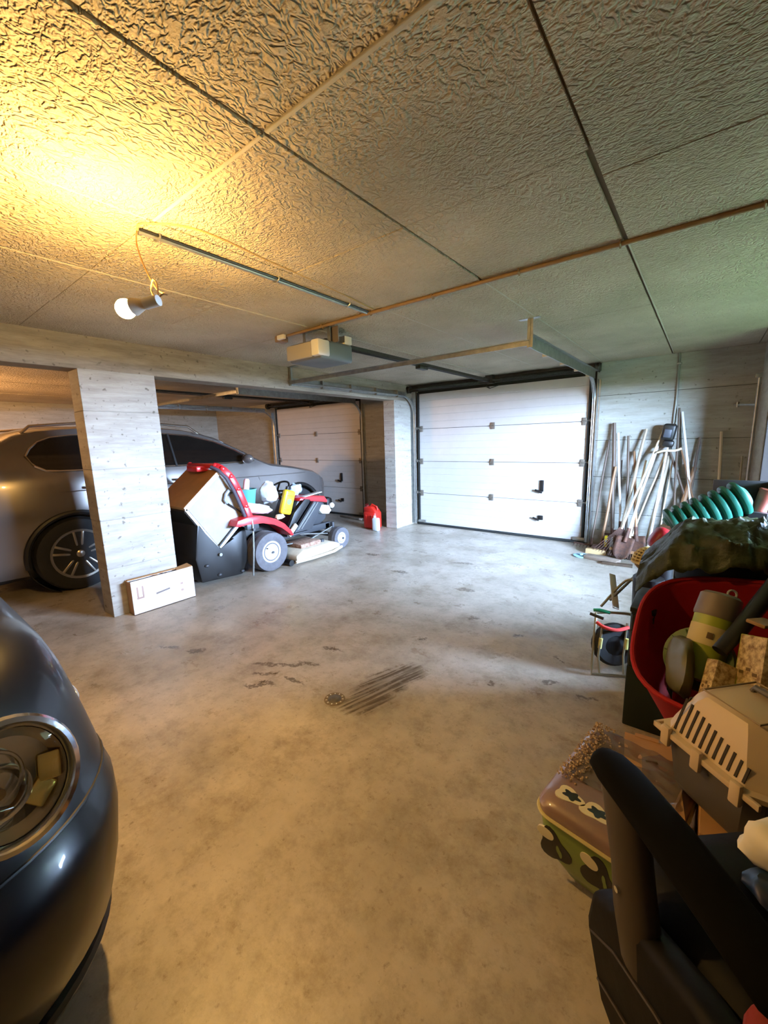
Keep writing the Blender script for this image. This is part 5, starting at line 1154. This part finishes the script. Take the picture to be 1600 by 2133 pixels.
# office chair in the right foreground
def chair():
    LE = mat('black leather', (8, 7, 6), .6, 0, bump=.0012, bscale=30, var=.2, spec=.15); AR = mat('black armrest foam', (10, 9, 7), .85, spec=.08)
    GP = mat('dark grey arm bracket', (62, 54, 46), .5, spec=.3)
    t = thing('office_chair', 'black leather office chair with padded armrest in the right foreground', 'chair', (.2, .8, 0))
    f = Vector((-.66, .75, 0)); r = Vector((.75, .66, 0)); O = Vector((.005, .745, 0))   # O: middle of the near armrest
    M = Matrix(((r.x, f.x, 0, O.x), (r.y, f.y, 0, O.y), (0, 0, 1, 0), (0, 0, 0, 1)))   # local x to the far side, y forward
    for x in (0, .48):
        arm = MB(M).loft([[(x+wx*.046*math.cos(2*PI*k/20), y, z+.018*math.sin(2*PI*k/20)) for k in range(20)] for y, wx, z in ((.188, .25, .672), (.184, .55, .674), (.168, .85, .676), (.13, 1.0, .678), (.0, 1.02, .680), (-.12, .98, .674), (-.20, .85, .660), (-.22, .5, .655))])
        obj('armrest', arm, AR, t, 60)
        obj('arm_bracket', MB(M).loft([[(x-.006+.032*math.cos(2*PI*k/16)*w_, y+.052*math.sin(2*PI*k/16)*w_, z) for k in range(16)] for y, z, w_ in ((.10, .668, 1.1), (.085, .60, 1.0), (.06, .52, .95), (.04, .44, 1.0), (.02, .37, .9))]), GP, t, 60)
        obj('arm_screw', MB(M).cyl((x-.042, .055, .50), (x-.034, .055, .50), .006, n=8), M_CHR, t)
    seat = MB(M).loft([[(x, y, z) for x, y in [(.265+ (.22+i)*math.copysign(abs(math.cos(a))**.45, math.cos(a)), -.05+(.235+i)*math.copysign(abs(math.sin(a))**.45, math.sin(a))) for a in [2*PI*(k+.5)/40 for k in range(40)]]] for z, i in ((.30, -.05), (.32, -.01), (.36, .012), (.42, .012), (.46, -.01), (.475, -.05), (.482, -.12), (.478, -.20))])
    obj('seat_cushion', seat, LE, t, 60)
    side = MB(M).prism([(-.30, .04), (.10, .16), (.165, .28), (.15, .38), (.04, .45), (-.10, .50), (-.30, .52)], 'x', -.03, .035, .02)
    obj('side_panel', side, LE, t, 50)
    obj('seat_seam', MB(M).tube([(-.028, .14, .28), (-.031, .06, .34), (-.032, -.05, .38), (-.032, -.25, .42)], .0035, 6), mat('leather piping', (40, 32, 22), .5), t)
    obj('seat_seam', MB(M).tube([(-.031, .10, .21), (-.032, .0, .25), (-.032, -.25, .30)], .0035, 6), MATS['leather piping'], t)
    back = MB(M).loft([[(x, y, z) for x, y in [(.255+wd*math.copysign(abs(math.cos(a))**.5, math.cos(a)), yc+.055*math.copysign(abs(math.sin(a))**.7, math.sin(a))) for a in [2*PI*(k+.5)/36 for k in range(36)]]] for z, yc, wd in ((.36, -.31, .22), (.40, -.32, .27), (.5, -.335, .29), (.62, -.35, .285), (.70, -.36, .25), (.73, -.365, .18))])
    obj('backrest', back, LE, t, 60)
    for k in range(2): obj('side_bolt', MB(M).cyl((-.036, -.10-.13*k, .20+.03*k), (-.028, -.10-.13*k, .20+.03*k), .006, n=8), M_CHR, t)
    obj('gas_column', MB(M).cyl((.255, -.02, .08), (.255, -.02, .31), .028, n=16), M_DKM, t)
    for k in range(5):
        a = 2*PI*k/5+.5; e = (.255+.27*math.cos(a), -.02+.27*math.sin(a))
        sp = obj('base_spoke', MB(M).bar((.255, -.02, .10), (e[0], e[1], .075), .05, .03, .008), M_BLKP, t)
        obj('caster', MB(M).cyl((e[0]-.02, e[1], .028), (e[0]+.02, e[1], .028), .028, n=16).cyl((e[0], e[1], .028), (e[0], e[1], .08), .008, n=8), M_BLKP, sp)
    return t
chair()
o = obj('paper_sack', bagmesh((.195, .985, .545), (.07, .05, .055), 51, .35), mat('white printed sack', (226, 220, 200), .5), None, 50); tag(o, 'crumpled white bag lying on the chair seat at the right edge', 'bag')
o = obj('blue_packet', bagmesh((.185, .93, .495), (.055, .045, .022), 55, .3), mat('dark blue packet', (22, 46, 72), .4), None, 50); tag(o, 'dark blue packet lying below the white bag on the chair', 'packet')
t = thing('orange_strap', 'small orange plastic buckle beside a red pouch on the chair back at the right edge', 'buckle', (.1, .6, .5))
for k in range(3): obj('buckle_bar', MB().cbox((.118-.008*k, .575-.01*k, .545-.014*k), (.05, .012, .008), (.3, .2, .6), .003), mat('orange plastic', (226, 120, 50), .4), t)
o = obj('red_pouch', bagmesh((.150, .62, .56), (.045, .035, .04), 61, .25), mat('dark red cloth', (120, 26, 18), .8), None, 50); tag(o, 'dark red cloth pouch on the chair above the orange buckle', 'pouch')
# patterned carton edge at the bottom beside the chair
t = thing('patterned_carton', 'upright brown and white printed carton standing beside the chair at the bottom edge', 'box', (-.05, .78, 0))
obj('panel', MB().cbox((-.012, .815, .20), (.012, .12, .40), (0, 0, .75), .002), M_CARD, t)
for k in range(7):
    obj('printed_patch', MB().cbox((-.0195, .809, .08+.045*k), (.002, .035 if k % 2 else .022, .022), (0, 0, .75)), mat('cream print', (214, 200, 170), .6), t, 0)
# unseen shelf unit added by the right wall to block daylight on the heap
t = thing('light_block_shelf', 'unseen dark shelf unit added behind the heap to block window light', 'shelf', (.9, 1.9, 0))
for z in (.02, .42, .84, 1.24): obj('shelf_board', MB().box(.70, .95, z, 1.08, 2.57, z+.025, .002), DW, t, 0)
for y in (.95, 1.75, 2.545): obj('shelf_side', MB().box(.70, y, 0, 1.08, y+.025, 1.27, .002), DW, t, 0)
obj('back_board', MB().box(1.07, .95, 0, 1.085, 2.57, 1.27), DW, t, 0)
